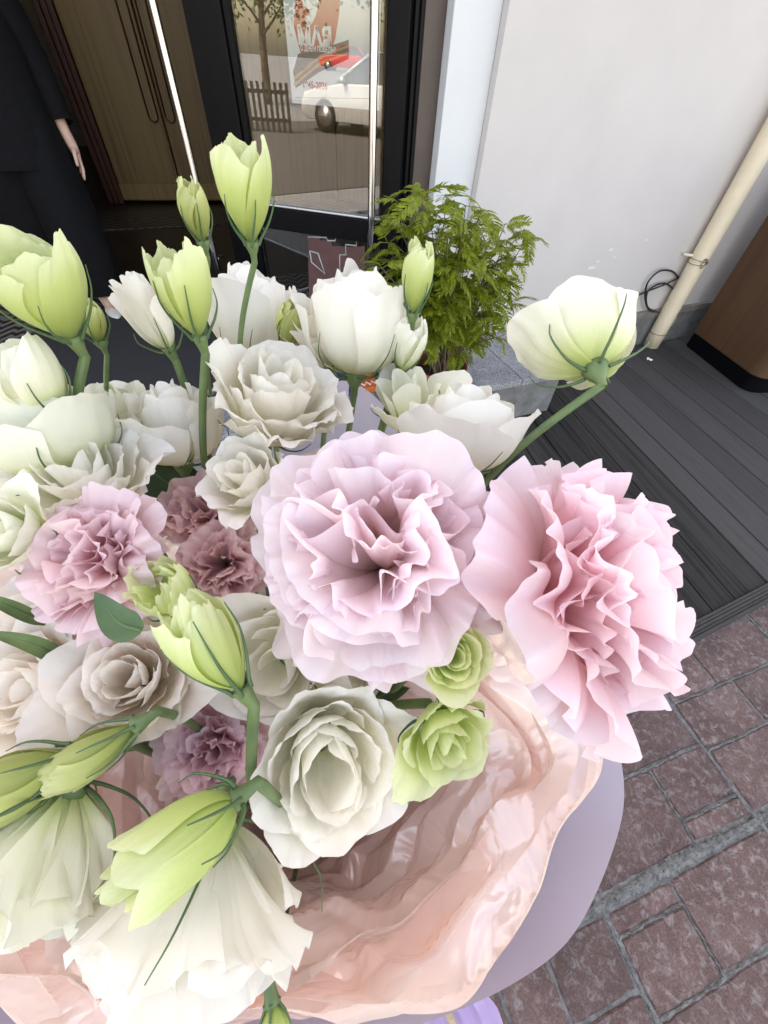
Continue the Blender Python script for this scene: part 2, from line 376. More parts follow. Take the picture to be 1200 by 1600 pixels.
def lathe(prof, c, ns=32):
    a = np.linspace(0, 2 * np.pi, ns, endpoint=False)
    V = np.array([[c[0] + r * math.cos(t), c[1] + r * math.sin(t), c[2] + z] for r, z in prof for t in a])
    return V, [tuple(f) for f in grid_faces(len(prof), ns, True)]
Z3 = np.array([0, 0, 1.0])

# ------------------------------------------------------------------ the setting
P0 = on_z(1060, 525, .1)                      # foot of the facade on the deck
AX = azv(66); NX = np.array([AX[1], -AX[0], 0.0])   # along the facade, out of the facade
def FA(a, o, z=0.0): return np.array([P0[0], P0[1], 0]) + a * AX + o * NX + z * Z3
def fac(p):
    d = np.asarray(p, float) - np.array([P0[0], P0[1], 0]); return float(d @ AX), float(d @ NX)
def pxof(P):
    c = MC.T @ (np.asarray(P, float) - CAM); return 600 + FPX * c[0] / -c[2], 800 - FPX * c[1] / -c[2]
def fbox(a0, a1, o0, o1, z0, z1): return frame_box((P0[0], P0[1], 0), AX, NX, Z3, (a0, o0, z0), (a1, o1, z1))
def depth_to(a, target, o0, z=1.4):
    lo, hi = o0 - 1.5, o0
    for _ in range(50):
        m = (lo + hi) / 2
        if pxof(FA(a, m, z))[0] > target: hi = m
        else: lo = m
        if pxof(FA(a, o0, z))[0] < pxof(FA(a, o0 - .1, z))[0]: pass
    return (lo + hi) / 2
LAND = .34                                    # landing and shop floor
DECK = .10

# ground, road
g = part('ground', [(-150, -150, -.03), (150, -150, -.03), (150, 150, -.03), (-150, 150, -.03)], [(0, 1, 2, 3)], 'pavement_slab', smooth=False); g['kind'] = 'structure'
v, f = prism([FA(-7.5, 60)[:2], FA(-7.5, -60)[:2], FA(-16, -60)[:2], FA(-16, 60)[:2]], -.029, -.02)
road = part('road', v, f, 'asphalt', smooth=False); road['kind'] = 'structure'

# paving stones: modules bounded by wide joints, split into unequal stones
PA = azv(68.6); PN = np.array([-PA[1], PA[0], 0.0])
def pv(a, r, z): return a * PA + r * PN + z * Z3
pav = part('pavement', [pv(-1.8, -1.6, -.005), pv(2.9, -1.6, -.005), pv(2.9, 1.4, -.005), pv(-1.8, 1.4, -.005)], [(0, 1, 2, 3)], 'mortar', smooth=False)
pav['kind'] = 'structure'
def stone(a0, a1, r0, r1, gap=.003):
    z = -.001 + rng.uniform(-.002, .002)
    q = [(a0 + gap, r0 + gap), (a1 - gap, r0 + gap), (a1 - gap, r1 - gap), (a0 + gap, r1 - gap)]
    # uneven, chipped outline
    P = []
    for i in range(4):
        p, n_ = np.array(q[i]), np.array(q[(i + 1) % 4]); L = np.linalg.norm(n_ - p); k = max(3, int(L / .022))
        e = (n_ - p) / L; nn = np.array([-e[1], e[0]])
        for t in np.arange(k) / k: P.append(p + (n_ - p) * t + nn * abs(rng.normal(0, .0013)) + (nn * .004 if t == 0 else 0))
    W = [pv(x, y, 0)[:2] for x, y in P]
    v, f = prism(W, -.02, z, .0035)
    part('paving_stone', v, f, 'paving_stone', pav, smooth=False)
def split(a0, a1, r0, r1, d=0):
    w, h = a1 - a0, r1 - r0
    if max(w, h) < .2 or (d > 1 and max(w, h) < .3 and rng.random() < .4): stone(a0, a1, r0, r1); return
    if w > h: c = a0 + w * rng.uniform(.38, .62); split(a0, c, r0, r1, d + 1); split(c, a1, r0, r1, d + 1)
    else: c = r0 + h * rng.uniform(.38, .62); split(a0, a1, r0, c, d + 1); split(a0, a1, c, r1, d + 1)
known = {(1, 0): [(.558, .80, -.08, .066), (.80, 1.11, -.08, .066), (.80, 1.11, .066, .205), (.558, .80, .066, .28), (.80, 1.11, .205, .28), (.895, 1.11, -.219, -.08), (.558, .895, -.27, -.08), (.895, 1.11, -.27, -.219)],
         (2, 0): [(1.115, 1.32, .04, .28), (1.32, 1.66, .04, .28), (1.115, 1.38, -.105, .04), (1.38, 1.66, -.105, .04), (1.115, 1.66, -.27, -.105)],
         (1, -1): [(.558, .76, -.348, -.30), (.558, .76, -.482, -.348), (.76, 1.11, -.478, -.30), (.558, .90, -.62, -.482), (.90, 1.11, -.62, -.478), (.558, .8, -.85, -.62), (.8, 1.11, -.85, -.62)]}
for k in range(-2, 5):
    for m in range(-2, 2):
        if (k, m) in known:
            for t in known[(k, m)]: stone(*t)
        else: split(.555 * k + .006, .555 * (k + 1) - .006, -.285 + .57 * m + .012, -.285 + .57 * (m + 1) - .012)
def ridge(a0, r0, a1, r1, w, h):
    n = int(max(40, 160 * math.hypot(a1 - a0, r1 - r0))); t = np.linspace(0, 1, n); rows = []
    for k, s in enumerate(np.linspace(-1, 1, 7)):
        ww = w * (1 + .22 * np.sin(t * 41 + k) + .18 * rng.normal(0, 1, n)); hh = h * (1 - s ** 4) * (.85 + .45 * rng.normal(0, 1, n)) - .002
        a = a0 + (a1 - a0) * t; r = r0 + (r1 - r0) * t; L = math.hypot(a1 - a0, r1 - r0); na, nr = -(r1 - r0) / L, (a1 - a0) / L
        wob = .002 * np.sin(t * 17) + .0012 * np.sin(t * 53)
        rows.append([pv(a[i] + na * (s * ww[i] + wob[i]), r[i] + nr * (s * ww[i] + wob[i]), hh[i]) for i in range(n)])
    V = np.array(rows).reshape(-1, 3); part('mortar_joint', V, grid_faces(7, n), 'mortar', pav)
for m in range(-1, 2): ridge(-1.2, -.285 + .57 * m, 2.8, -.285 + .57 * m, .012, .0055)
for k in range(-1, 5): ridge(.555 * k, -.9, .555 * k, .9, .006, .0022)
for a0, r0, a1, r1 in ((.80, .066, 1.11, .066), (.56, -.08, 1.11, -.08), (.895, -.219, 1.10, -.219), (.80, -.08, .80, .066), (.895, -.27, .895, -.08), (1.115, .04, 1.66, .04), (1.115, -.105, 1.6, -.105), (.56, -.348, .76, -.348), (.56, -.482, 1.1, -.482), (.76, -.348, .76, -.482)):
    ridge(a0, r0, a1, r1, .0026, .0022)

# deck of separate boards with a grooved edge strip
DB = azv(-14.8); DN = np.array([DB[1], -DB[0], 0.0])             # along the boards, across the boards
T0 = on_z(1085, 970, DECK); TA = azv(63.5)
def isect(off, p, d):
    # point on the board line with this offset that lies on the line p + t d
    t = (off - p @ DN) / (d @ DN); return p + d * t
deck = part('deck', *prism([FA(-4.6, .1)[:2], FA(5.5, .1)[:2], (T0 + TA * 6)[:2], (T0 - TA * 4)[:2]], -.005, DECK - .04), 'concrete_dark', smooth=False)
deck['kind'] = 'structure'
offs = [2.86, 2.69, 2.52, 2.35, 2.18, 2.02, 1.85, 1.715, 1.526, 1.40, 1.26, 1.11]
while offs[0] < 6: offs.insert(0, offs[0] + .17)
while offs[-1] > -1.6: offs.append(offs[-1] - .145)
WL = FA(0, .03)
for hi_o, lo_o in zip(offs[:-1], offs[1:]):
    g_ = .0025
    q = [isect(lo_o + g_, T0 + .0 * TA, TA), isect(hi_o - g_, T0, TA), isect(hi_o - g_, WL, AX), isect(lo_o + g_, WL, AX)]
    c = np.mean(q, 0); c[2] = 0
    zt = DECK + (0.0 if lo_o > 1.6 else -.003) + rng.uniform(-.001, .001)
    v, f = prism([p[:2] for p in q], DECK - .028, zt, .002)
    ang = math.atan2(DB[1], DB[0]) - math.pi / 2
    R = np.array(Matrix.Rotation(-ang, 3, 'Z'))
    me = raw_mesh('deck_board', (v - c) @ R.T, f, 'deck_smooth' if lo_o > 1.6 else 'deck_grained', smooth=False)
    b_ = obj('deck_board', me, deck, c); b_.rotation_euler[2] = ang
T1 = np.array([TA[1], -TA[0], 0.0])
for k in range(5):
    z_ = DECK + .006 - .002 * (k % 2)
    v, f = frame_box(np.array([T0[0], T0[1], 0]), TA, T1, Z3, (-3.6, .0005 + k * .011, -.02 if k == 4 else DECK - .03), (6, .0105 + k * .011, z_))
    bevel(part('edge_strip', v, f, 'deck_smooth', deck, smooth=False), .002)

# landing of granite on a dark riser
a_end = fac(on_z(905, 600, LAND))[0]
landing = part('landing', *fbox(-6, a_end - .004, -.32, .505, -.02, LAND - .035), 'grey_stone', smooth=False); landing['kind'] = 'structure'
cuts = [-6, -4.9, -3.75, -2.62, -1.85, a_end]
for a0, a1 in zip(cuts[:-1], cuts[1:]):
    bevel(part('granite_slab', *fbox(a0 + .002, a1 - .002, -.3, .515, LAND - .0345, LAND), 'granite', landing, smooth=False), .004)

# facade: wall, white reveal, lintel, far end of the building
aW = fac(on_plane(797, 0, P0, NX))[0]
d1 = depth_to(aW, 771, 0.0); pl1 = FA(0, d1)
aR = fac(on_plane(711, 0, pl1, NX))[0]
d2 = depth_to(aR, 690, d1); pl2 = FA(0, d2)
ZT = 6.5
wall = thing('plaster_wall', 'pale pinkish plaster wall beside the glass door, dark stone strip at its foot', 'wall', FA(aW, 0, DECK))
o_ = FA(aW, 0, DECK)
part('wall_face', *fbox(aW, 7, -.34, 0, LAND - .0, ZT), 'wall_plaster', wall, o_, smooth=False)
bevel(part('plinth', *fbox(aW + .0, 7, -.30, .012, -.02, LAND - .045), 'grey_stone', wall, o_, smooth=False), .004)
bevel(part('plinth_cap', *fbox(aW, 7, -.30, .02, LAND - .0445, LAND - .001), 'plinth_cap', wall, o_, smooth=False), .003)
# scuffed patches where the paint has flaked
for px_, py_, s_ in ((925, 418, .03), (955, 390, .022), (935, 408, .016), (1010, 375, .012), (960, 402, .013)):
    c_ = on_plane(px_, py_, P0, NX); n_ = 14; aa = np.linspace(0, 2 * np.pi, n_, endpoint=False)
    V = [c_ + NX * .0015 + s_ * (rng.uniform(.4, 1.1)) * (math.cos(t) * AX * 1.2 + .5 * math.sin(t) * Z3) for t in aa]
    part('flaked_patch', V, [tuple(range(n_))], 'white_plaster', wall, o_, smooth=False)
reveal = thing('door_reveal', 'white painted reveal between the plaster wall and the black door frame', 'reveal', FA(aR, d1, LAND))
bevel(part('reveal_face', *fbox(aR, aW - .001, -.34 + .0, d1, LAND + .001, ZT - .01), 'white_plaster', reveal, FA(aR, d1, LAND), smooth=False), .003)
lint = part('lintel_wall', *fbox(-5.2, aR, -.3, d1 - .004, 2.95, ZT - .02), 'wall_plaster', smooth=False)
tagged(lint, 'plaster wall above the wide shop doorway', 'wall')
lw = part('end_wall', *fbox(-5.65, -5.2, -8, 0, -.02, ZT - .03), 'wall_plaster', smooth=False); tagged(lw, 'plaster end wall on the far side of the doorway', 'wall')
rf = part('roof', *fbox(-5.9, 7.2, -8.2, .12, ZT + .002, ZT + .25), 'interior_plaster', smooth=False); tagged(rf, 'flat roof slab over the shop building', 'roof')
# shop interior
def inner(name, mat, a0, a1, o0, o1, z0, z1):
    o = part(name, *fbox(a0, a1, o0, o1, z0, z1), mat, smooth=False); o['kind'] = 'structure'; return o
inner('floor', 'interior_floor', -5.2, 3.0, -7.0, -.302, LAND - .2, LAND)
inner('ceiling', 'interior_plaster', -5.2, 3.0, -7.0, -.3, 2.94, 3.1)
inner('wall_right', 'interior_plaster', 2.9, 3.0, -7.0, -.35, LAND, 2.94)
inner('wall_back', 'interior_plaster', -5.2, 3.0, -7.1, -7.0, LAND, 2.94)

# zigzag floor tile: flat print on the tiles
def zigzag(name, ca, cb, sx, sy):
    m, nt, out = new_mat(name)
    tc = N(nt, 'TexCoord'); sp = N(nt, 'SeparateXYZ'); nt.links.new(tc.outputs['Object'], sp.inputs[0])
    mx_ = N(nt, 'Math', operation='MULTIPLY'); nt.links.new(sp.outputs[0], mx_.inputs[0]); mx_.inputs[1].default_value = sx
    pp = N(nt, 'Math', operation='PINGPONG'); nt.links.new(mx_.outputs[0], pp.inputs[0]); pp.inputs[1].default_value = 1.0
    my = N(nt, 'Math', operation='MULTIPLY_ADD'); nt.links.new(sp.outputs[1], my.inputs[0]); my.inputs[1].default_value = sy; nt.links.new(pp.outputs[0], my.inputs[2])
    fr = N(nt, 'Math', operation='FRACT'); nt.links.new(my.outputs[0], fr.inputs[0])
    gt = N(nt, 'Math', operation='GREATER_THAN'); nt.links.new(fr.outputs[0], gt.inputs[0]); gt.inputs[1].default_value = .5
    c = mixc(nt, gt.outputs[0], ca, cb)
    p = N(nt, 'BsdfPrincipled', Roughness=.4); nt.links.new(c, p.inputs['Base Color']); nt.links.new(p.outputs[0], out.inputs[0])
zigzag('zigzag_tile', (.010, .010, .012), (.17, .165, .16), 16, 14)
zigzag('zigzag_dim', (.012, .011, .01), (.16, .13, .10), 13, 12)
def floor_tiles(name, mat, a0, a1, o0, o1, step):
    p = part(name, *fbox(a0, a1, o0, o1, LAND + .0005, LAND + .0035), 'concrete_dark', smooth=False); p['kind'] = 'structure'
    a = a0
    while a < a1 - .01:
        o = o0
        while o < o1 - .01:
            c = FA((a + min(a + step, a1)) / 2, (o + min(o + step, o1)) / 2, LAND)
            V, F = frame_box((0, 0, 0), np.array([1., 0, 0]), np.array([0, 1., 0]), Z3, (-(min(a + step, a1) - a) / 2 + .001, -(min(o + step, o1) - o) / 2 + .001, .001), ((min(a + step, a1) - a) / 2 - .001, (min(o + step, o1) - o) / 2 - .001, .0075))
            t = obj('floor_tile', raw_mesh('floor_tile', V, F, mat, smooth=False), p, c); t.rotation_euler[2] = math.atan2(AX[1], AX[0])
            o += step
        a += step
floor_tiles('entrance_floor', 'zigzag_tile', -5.15, -2.35, -1.2, .30, .3)
bk = fac(on_z(180, 345, LAND))
floor_tiles('inner_floor', 'zigzag_dim', bk[0] - .8, bk[0] + 2.2, bk[1] - .30, bk[1] + .30, .3)

# doormat with an aluminium edge
mt = thing('doormat', 'charcoal ribbed doormat in the shop entrance with a pale metal edge', 'doormat', on_z(250, 560, LAND))
mo = on_z(250, 560, LAND)
MB_ = on_z(160, 622, LAND); MB2 = on_z(352, 611, LAND); ML = on_z(190, 498, LAND)
md = (MB2 - MB_) / np.linalg.norm(MB2 - MB_); mn = np.array([-md[1], md[0], 0])
bevel(part('mat_pile', *frame_box(MB_, md, mn, Z3, (-.5, .0, .008), (.56, .95, .018)), 'charcoal_mat', mt, mo, smooth=False), .003)
bevel(part('edge_bar', *frame_box(MB_, md, mn, Z3, (-.5, -.022, .008), (.58, -.001, .020)), 'aluminium', mt, mo, smooth=False), .002)
bevel(part('edge_bar', *frame_box(MB_, md, mn, Z3, (.561, .0, .008), (.58, .95, .020)), 'aluminium', mt, mo, smooth=False), .002)

# orange and zigzag tile strip at the door sill
so = on_z(560, 630, LAND)
sill = thing('door_sill', 'dark ribbed metal door sill with an orange and zigzag painted end', 'sill', so)
sa, sb = fac(on_z(470, 630, LAND)), fac(on_z(575, 630, LAND))
for k in range(4):
    bevel(part('sill_rib', *fbox(sa[0] - .3, sb[0], .20 + k * .05, .245 + k * .05, LAND + .001, LAND + .02), 'pot_navy', sill, so, smooth=False), .004)
bevel(part('painted_end', *fbox(sb[0] + .003, sb[0] + .09, .20, .395, LAND + .001, LAND + .03), 'orange_paint', sill, so, smooth=False), .003)
zz = [(sb[0] + .004 + .0145 * i, .345 + (.03 if i % 2 else 0)) for i in range(7)]
V, F = tube([FA(a, o, LAND + .031) for a, o in zz], .004, 5); part('zigzag_line', V, F, 'pot_pattern_white', sill, so)

# wooden interior: back panel, dark red trim, side panel
wb0 = on_z(196, 318, LAND); wb1 = on_z(345, 318, LAND)
wd = wb1 - wb0; wl = np.linalg.norm(wd); wd /= wl; wnn = np.array([wd[1], -wd[0], 0])
wp = thing('wood_panelling', 'tall brown wooden panelling with rounded grooves inside the shop', 'panelling', wb0)
seam = .62 * wl
for a0, a1 in ((0, seam - .004), (seam + .004, 1.02), (1.03, 2.1), (2.11, 3.2)):
    bevel(part('wood_board', *frame_box(wb0, wd, wnn, Z3, (a0, -.04, .02), (a1, 0, 2.55)), 'wood_panel', wp, wb0, smooth=False), .012, 3)
for a0 in (seam - .11, seam - .035, seam + .03, seam + .105):
    pts = [wb0 + wd * a0 + Z3 * z for z in (2.5, .62)]
    V, F = tube(pts, .008, 6); part('groove_shade', V, F, 'dark_red_trim', wp, wb0)  # raised dark tube, its colour stands in for the shade inside a routed groove
for a0, a1 in ((seam - .11, seam - .035), (seam + .03, seam + .105)):
    c = (a0 + a1) / 2; pts = [wb0 + wd * (c + .0375 * math.cos(t)) + Z3 * (.62 - .0375 * math.sin(t)) for t in np.linspace(0, math.pi, 9)]
    V, F = tube(pts, .008, 6); part('groove_shade', V, F, 'dark_red_trim', wp, wb0)  # rounded groove end, its shade likewise given as a dark tube
for dx in (-.14, -.09, -.045):
    bevel(part('side_trim', *frame_box(wb0, wd, wnn, Z3, (dx, -.05, -.0 + .001), (dx + .04, .015 + .008 * (dx > -.1), 2.58)), 'dark_red_trim', wp, wb0, smooth=False), .006)
bevel(part('base_rail', *frame_box(wb0, wd, wnn, Z3, (.0, .001, .03), (1.02, .014, .16)), 'wood_panel', wp, wb0, smooth=False), .006)
lb0 = on_z(-60, 432, LAND); lb1 = on_z(104, 394, LAND)
ld = lb1 - lb0; ll = np.linalg.norm(ld); ld /= ll; ln = np.array([ld[1], -ld[0], 0])
lp = thing('wood_partition', 'brown wooden partition with a panel seam behind the dark-clothed person', 'partition', lb0)
for a0, a1 in ((-1.2, -.5), (-.494, .33 * ll), (.33 * ll + .006, ll)):
    bevel(part('wood_board', *frame_box(lb0, ld, ln, Z3, (a0, -.05, .01), (a1, 0, 2.55)), 'wood_panel', lp, lb0, smooth=False), .008)
bevel(part('base_rail', *frame_box(lb0, ld, ln, Z3, (-1.2, .001, .01), (ll - .002, .012, .17)), 'wood_panel', lp, lb0, smooth=False), .005)

# ------------------------------------------------------------------ glass door leaf, opened inwards
HP = on_plane(640, 100, pl2, NX); HP[2] = LAND
LD = azv(-76); LN = np.array([LD[1], -LD[0], 0.0]); LN = LN if LN @ (CAM - HP) > 0 else -LN
def lpos(x, y, out=0.0):
    q = on_plane(x, y, HP + LN * out, LN) - HP; return float(q @ LD), float(q[2])
def lbox(a0, a1, z0, z1, o0, o1): return frame_box(HP, LD, LN, Z3, (a0, o0, z0), (a1, o1, z1))
wR = lpos(604, 150)[0]; wL0 = lpos(352, 20)[0]; wL1 = lpos(290, 0)[0]
zr1 = lpos(500, 332)[1]; zr0 = lpos(500, 366)[1]
dl = thing('glass_door', 'black framed glass door leaf standing ajar beside the white reveal, long chrome handles', 'door', HP)
LH = 2.35
def dbar(name, *a, mat='black_frame'): return bevel(part(name, *lbox(*a), mat, dl, HP, smooth=False), .004)
dbar('stile', .0, wR, .03, LH, -.03, .03)
dbar('stile', wL0, wL1, .03, LH, -.03, .03)
dbar('stile_lip', wL0 - .03, wL0 - .0005, zr1, LH, -.012, .018)
dbar('middle_rail', wR + .0005, wL0 - .0005, zr0, zr1, -.028, .028)
dbar('rail_bead', wR + .0005, wL0 - .0005, zr1 + .0005, zr1 + .012, -.02, .02, mat='aluminium')
dbar('bottom_rail', wR + .0005, wL0 - .0005, .03, .14, -.028, .028)
dbar('top_rail', wR + .0005, wL0 - .0005, LH - .1, LH, -.028, .028)
part('glass_pane', *lbox(wR + .001, wL0 - .001, zr1 + .013, LH - .1, -.004, .004), 'door_glass', dl, HP, smooth=False)
part('glass_pane', *lbox(wR + .001, wL0 - .001, .141, zr0 - .001, -.004, .004), 'door_glass', dl, HP, smooth=False)
def handle(pxx, pyy, z0, z1, out):
    a = lpos(pxx, pyy, out)[0]
    h = part('handle', *tube([HP + LD * a + LN * out + Z3 * z for z in np.linspace(z0, z1, 12)], .016, 16), 'chrome', dl, HP)
    for z in (z0 + .06, z1 - .25):
        V, F = tube([HP + LD * (a + (0.0)) + LN * o + Z3 * z for o in (out, .028)], .009, 10); part('standoff', V, F, 'chrome', h, HP)
handle(583, 150, lpos(578, 395, .085)[1], 2.1, .085)
handle(290, 215, lpos(338, 425, .10)[1], lpos(234, -60, .10)[1] + .25, .10)
# fixed frame between the leaf and the reveal
df = thing('door_frame', 'black and brown metal door frame fixed against the white reveal', 'door frame', FA(aR, d2, LAND))
fo = FA(aR, d2, LAND)
aH, oH = fac(HP); aB = fac(on_plane(665, 0, pl2, NX))[0]
bevel(part('frame_post', *fbox(aB, aR - .001, d2 - .09, d2 + .005, LAND + .001, 2.9), 'brown_frame', df, fo, smooth=False), .004)
bevel(part('frame_post', *fbox(aH + .012, aB - .001, d2 - .09, d2 - .005, LAND + .001, 2.9), 'black_frame', df, fo, smooth=False), .004)
bevel(part('frame_bead', *fbox(aH + .03, aH + .045, d2 - .004, d2 + .006, LAND + .002, 2.89), 'black_frame', df, fo, smooth=False), .003)
bevel(part('frame_head', *fbox(-5.19, aR - .002, d2 - .09, d2, 2.901, 2.949), 'black_frame', df, fo, smooth=False), .004)

# poster behind the upper pane
def ppos(x, y):
    q = on_plane(x, y, HP - LN * .008, LN) - HP; return float(q @ LD), float(q[2])
pL, pB = ppos(457, 161); pR = ppos(592, 150)[0]; pT = pB + (pL - pR) * 1.45
PO = HP + LD * pL + Z3 * pB - LN * .0065
RD = -LD                                            # reading direction, left to right
poster = thing('poster', 'white holiday poster with red emblem and striped ribbon taped inside the glass door', 'poster', PO)
PW, PH = pL - pR, pT - pB
def flat(name, pts, mat, lay, par=poster, org=PO):
    V = [PO + RD * x * PW + Z3 * y * PW + LN * (.0006 * lay - .0) for x, y in pts]
    return part(name, V, [tuple(range(len(V)))], mat, par, org, smooth=False)
v, f = frame_box(PO, RD, LN, Z3, (0, -.0012, 0), (PW, -.0004, PH)); part('sheet', v, f, 'poster_white', poster, PO, smooth=False)
def pq(x, y):  # photo pixel -> poster units
    q = on_plane(x, y, PO, LN) - PO; return float(q @ RD) / PW, float(q @ Z3) / PW
flat('red_emblem', [pq(*p) for p in ((462, 0), (459, 40), (464, 62), (469, 80), (478, 100), (492, 112), (508, 104), (516, 84), (524, 60), (530, 20), (534, -40), (520, -90), (490, -90), (470, -50))], 'poster_red', 1)
flat('ribbon_black', [pq(*p) for p in ((458, 112), (466, 84), (497, 78), (545, 62), (545, 92), (500, 112), (462, 138))], 'poster_black', 2)
for s in (0, 11):
    flat('ribbon_stripe', [pq(*p) for p in ((459, 121 + s * .9), (500, 86 + s), (545, 70 + s), (545, 74 + s), (500, 90.5 + s), (460, 125 + s * .9))], 'poster_orange', 3)
flat('footer_line', [pq(*p) for p in ((462, 152), (590, 154), (590, 154.7), (462, 152.7))], 'sticker_brown', 1)
def words(txt, x, y, hpx, mat, bold=.0, width=1.0):
    cu = bpy.data.curves.new('words', 'FONT'); cu.body = txt; cu.size = 1.0; cu.offset = bold; cu.extrude = .02
    to = bpy.data.objects.new('words', cu); col.objects.link(to)
    dg = bpy.context.evaluated_depsgraph_get(); me = bpy.data.meshes.new_from_object(to.evaluated_get(dg))
    bpy.data.objects.remove(to); co = np.array([v.co for v in me.vertices])
    x0, y0 = pq(x, y); y1 = pq(x, y - hpx)[1]; s = (y1 - y0) * PW / .70
    P = np.array([PO + RD * (x0 * PW + c[0] * s * width) + Z3 * (y0 * PW + c[1] * s) + LN * (.0024 + c[2] * .004) for c in co]) - PO
    F = [tuple(p.vertices) for p in me.polygons]
    return obj('lettering', raw_mesh('lettering', P, F, mat, smooth=False), poster)
words('9', 474, 35, 62, 'poster_white', .05)
words('МАЯ', 466, 68, 27, 'poster_white', .045, 1.05)
words('С ДНЁМ ПОБЕДЫ!', 470, 79, 8.5, 'poster_white', .03, .82)
words('1945-2026', 473, 137, 11, 'poster_red', .03, .9)
# stepped castle sticker on the lower pane
def sq(x, y, o=.0065): return on_plane(x, y, HP + LN * o, LN)
so2 = sq(520, 440)
st = thing('window_sticker', 'brown window sticker with a pale stepped outline on the lower door pane', 'sticker', so2)
part('backing', [sq(x, y, .0055) for x, y in ((483, 470), (481, 372), (500, 368), (501, 376), (518, 374), (519, 384), (552, 386), (570, 384), (572, 470))], [tuple(range(9))], 'sticker_brown', st, so2, smooth=False)
for pts in (((481, 370), (510, 371), (512, 376), (524, 376), (525, 368), (557, 374), (557, 384), (540, 382), (541, 398), (531, 398), (532, 440)), ((484, 392), (497, 396), (508, 428), (487, 410), (484, 392))):
    V, F = tube([sq(x, y, .0068) for x, y in pts], .0042, 5); part('outline', V, F, 'sticker_line', st, so2)

# ------------------------------------------------------------------ drainpipe, cable, scraps
pb = on_z(1016, 541, DECK); pc = pb.copy(); pc[2] = DECK
pipe = thing('drainpipe', 'beige painted drainpipe running down the plaster wall, wire twisted round it', 'drainpipe', pc)
pr = .052
aa, oo = fac(pc); pc2 = FA(aa, max(.075, .075), 0)
pcx = FA(aa, oo, 0)
part('pipe_run', *tube([pcx + Z3 * z for z in np.linspace(DECK + .004, 3.4, 24)], pr, 32), 'pipe_paint', pipe, pc)
part('collar', *tube([pcx + Z3 * z for z in (DECK + .10, DECK + .104)], pr + .0022, 32), 'wire_metal', pipe, pc)
zc = on_plane(1085, 410, pcx, NX)[2]
for dz, tl in ((0, .006), (.012, -.008)):
    t = np.linspace(0, 2 * np.pi, 40); part('wire', *tube([pcx + (pr + .003) * (math.cos(k) * AX + math.sin(k) * NX) + Z3 * (zc + dz + tl * math.cos(k)) for k in t], .0017, 6), 'wire_metal', pipe, pc)
t = np.linspace(0, 4.6 * np.pi, 70)
part('wire', *tube([pcx + (pr + .006 + .003 * np.sin(3 * k)) * (NX * math.cos(.35) - AX * math.sin(.35)) + (.020 + .006 * math.sin(1.7 * k)) * (math.cos(k) * AX + math.sin(k) * Z3) + Z3 * (zc + .008) for k in t], .0016, 6), 'wire_metal', pipe, pc)
part('bracket', *tube([FA(aa - .10, .02, zc + .035), FA(aa - .02, .06, zc + .03)], .008, 10), 'pipe_paint', pipe, pc)
part('bracket', *tube([FA(aa, .005, 1.6), pcx + Z3 * 1.6], .008, 10), 'pipe_paint', pipe, pc)
part('paper_tag', *frame_box(pcx + (pr + .002) * (NX * .75 + AX * .66), AX * .75 - NX * .66, NX, Z3, (-.012, 0, DECK + .16), (.006, .001, DECK + .22)), 'paper_white', pipe, pc, smooth=False)
cb = thing('cable', 'black cable coiled in loops on the wall behind the drainpipe', 'cable', FA(aa - .12, .02, LAND))
co_ = FA(aa - .12, .02, LAND)
def cable(pts): part('strand', *tube(catmull([on_plane(x, y, FA(0, o), NX) for x, y, o in pts], 8), .0055, 8), 'black_rubber', cb, co_)
cable([(960, 500, .012), (983, 470, .014), (1010, 456, .02), (1040, 444, .03), (1068, 430, .012)])
cable([(1062, 436, .012), (1050, 424, .03), (1030, 424, .03), (1012, 442, .025), (1008, 466, .03), (1014, 484, .04), (1028, 488, .035)])
cable([(1028, 488, .035), (1012, 480, .03), (1011, 458, .03), (1024, 446, .025), (1040, 443, .03), (1052, 452, .02), (1056, 462, .012)])
def scrap(x, y, s, z, label):
    c = on_z(x, y, z); n = 9; a = np.linspace(0, 2 * np.pi, n, endpoint=False)
    V = [(0, 0, .012)] + [(s * rng.uniform(.6, 1.2) * math.cos(t), s * rng.uniform(.6, 1.2) * math.sin(t), rng.uniform(.001, .012)) for t in a]
    F = [(0, i + 1, (i + 1) % n + 1) for i in range(n)]
    o = obj('paper_scrap', raw_mesh('paper_scrap', V, F, 'paper_white', smooth=False), None, c); tagged(o, label, 'paper scrap')
scrap(1014, 563, .022, DECK + .001, 'crumpled white paper scrap on the dark deck near the drainpipe foot')

# ------------------------------------------------------------------ brown wooden counter with rounded corner and dark foot
k0 = on_z(1083, 519, .2); k1 = on_z(1168, 582, .2)
kd = k1 - k0; kd /= np.linalg.norm(kd); kd = -NX * 0 + kd
kn = np.array([-kd[1], kd[0], 0]); kn = kn if kn @ AX > 0 else -kn
KW = np.linalg.norm(k1 - k0) + .02
def counter_outline(off, wdt, rad):
    P = []
    L = KW + .07 - off
    P.append(k0 + kn * off - kd * .0); c = k0 + kd * (L - rad) + kn * (off + rad)
    for t in np.linspace(0, math.pi / 2, 9): P.append(c - kn * rad * math.cos(t) + kd * rad * math.sin(t))
    P.append(k0 + kd * L + kn * wdt); P.append(k0 + kn * wdt)
    return [p[:2] for p in P]
ct = thing('wooden_counter', 'brown wood clad counter with a rounded corner and dark recessed foot on the deck', 'counter', (k0[0], k0[1], DECK))
ko = np.array([k0[0], k0[1], DECK])
bevel(part('body', *prism(counter_outline(0, 1.6, .09), .2, 1.15), 'wood_counter', ct, ko, smooth=False), .006, 3)
part('foot', *prism(counter_outline(.012, 1.55, .085), DECK + .002, .199), 'black_frame', ct, ko, smooth=False)
bevel(part('top', *prism(counter_outline(-.02, 1.62, .09), 1.151, 1.19), 'wood_counter', ct, ko, smooth=False), .006)

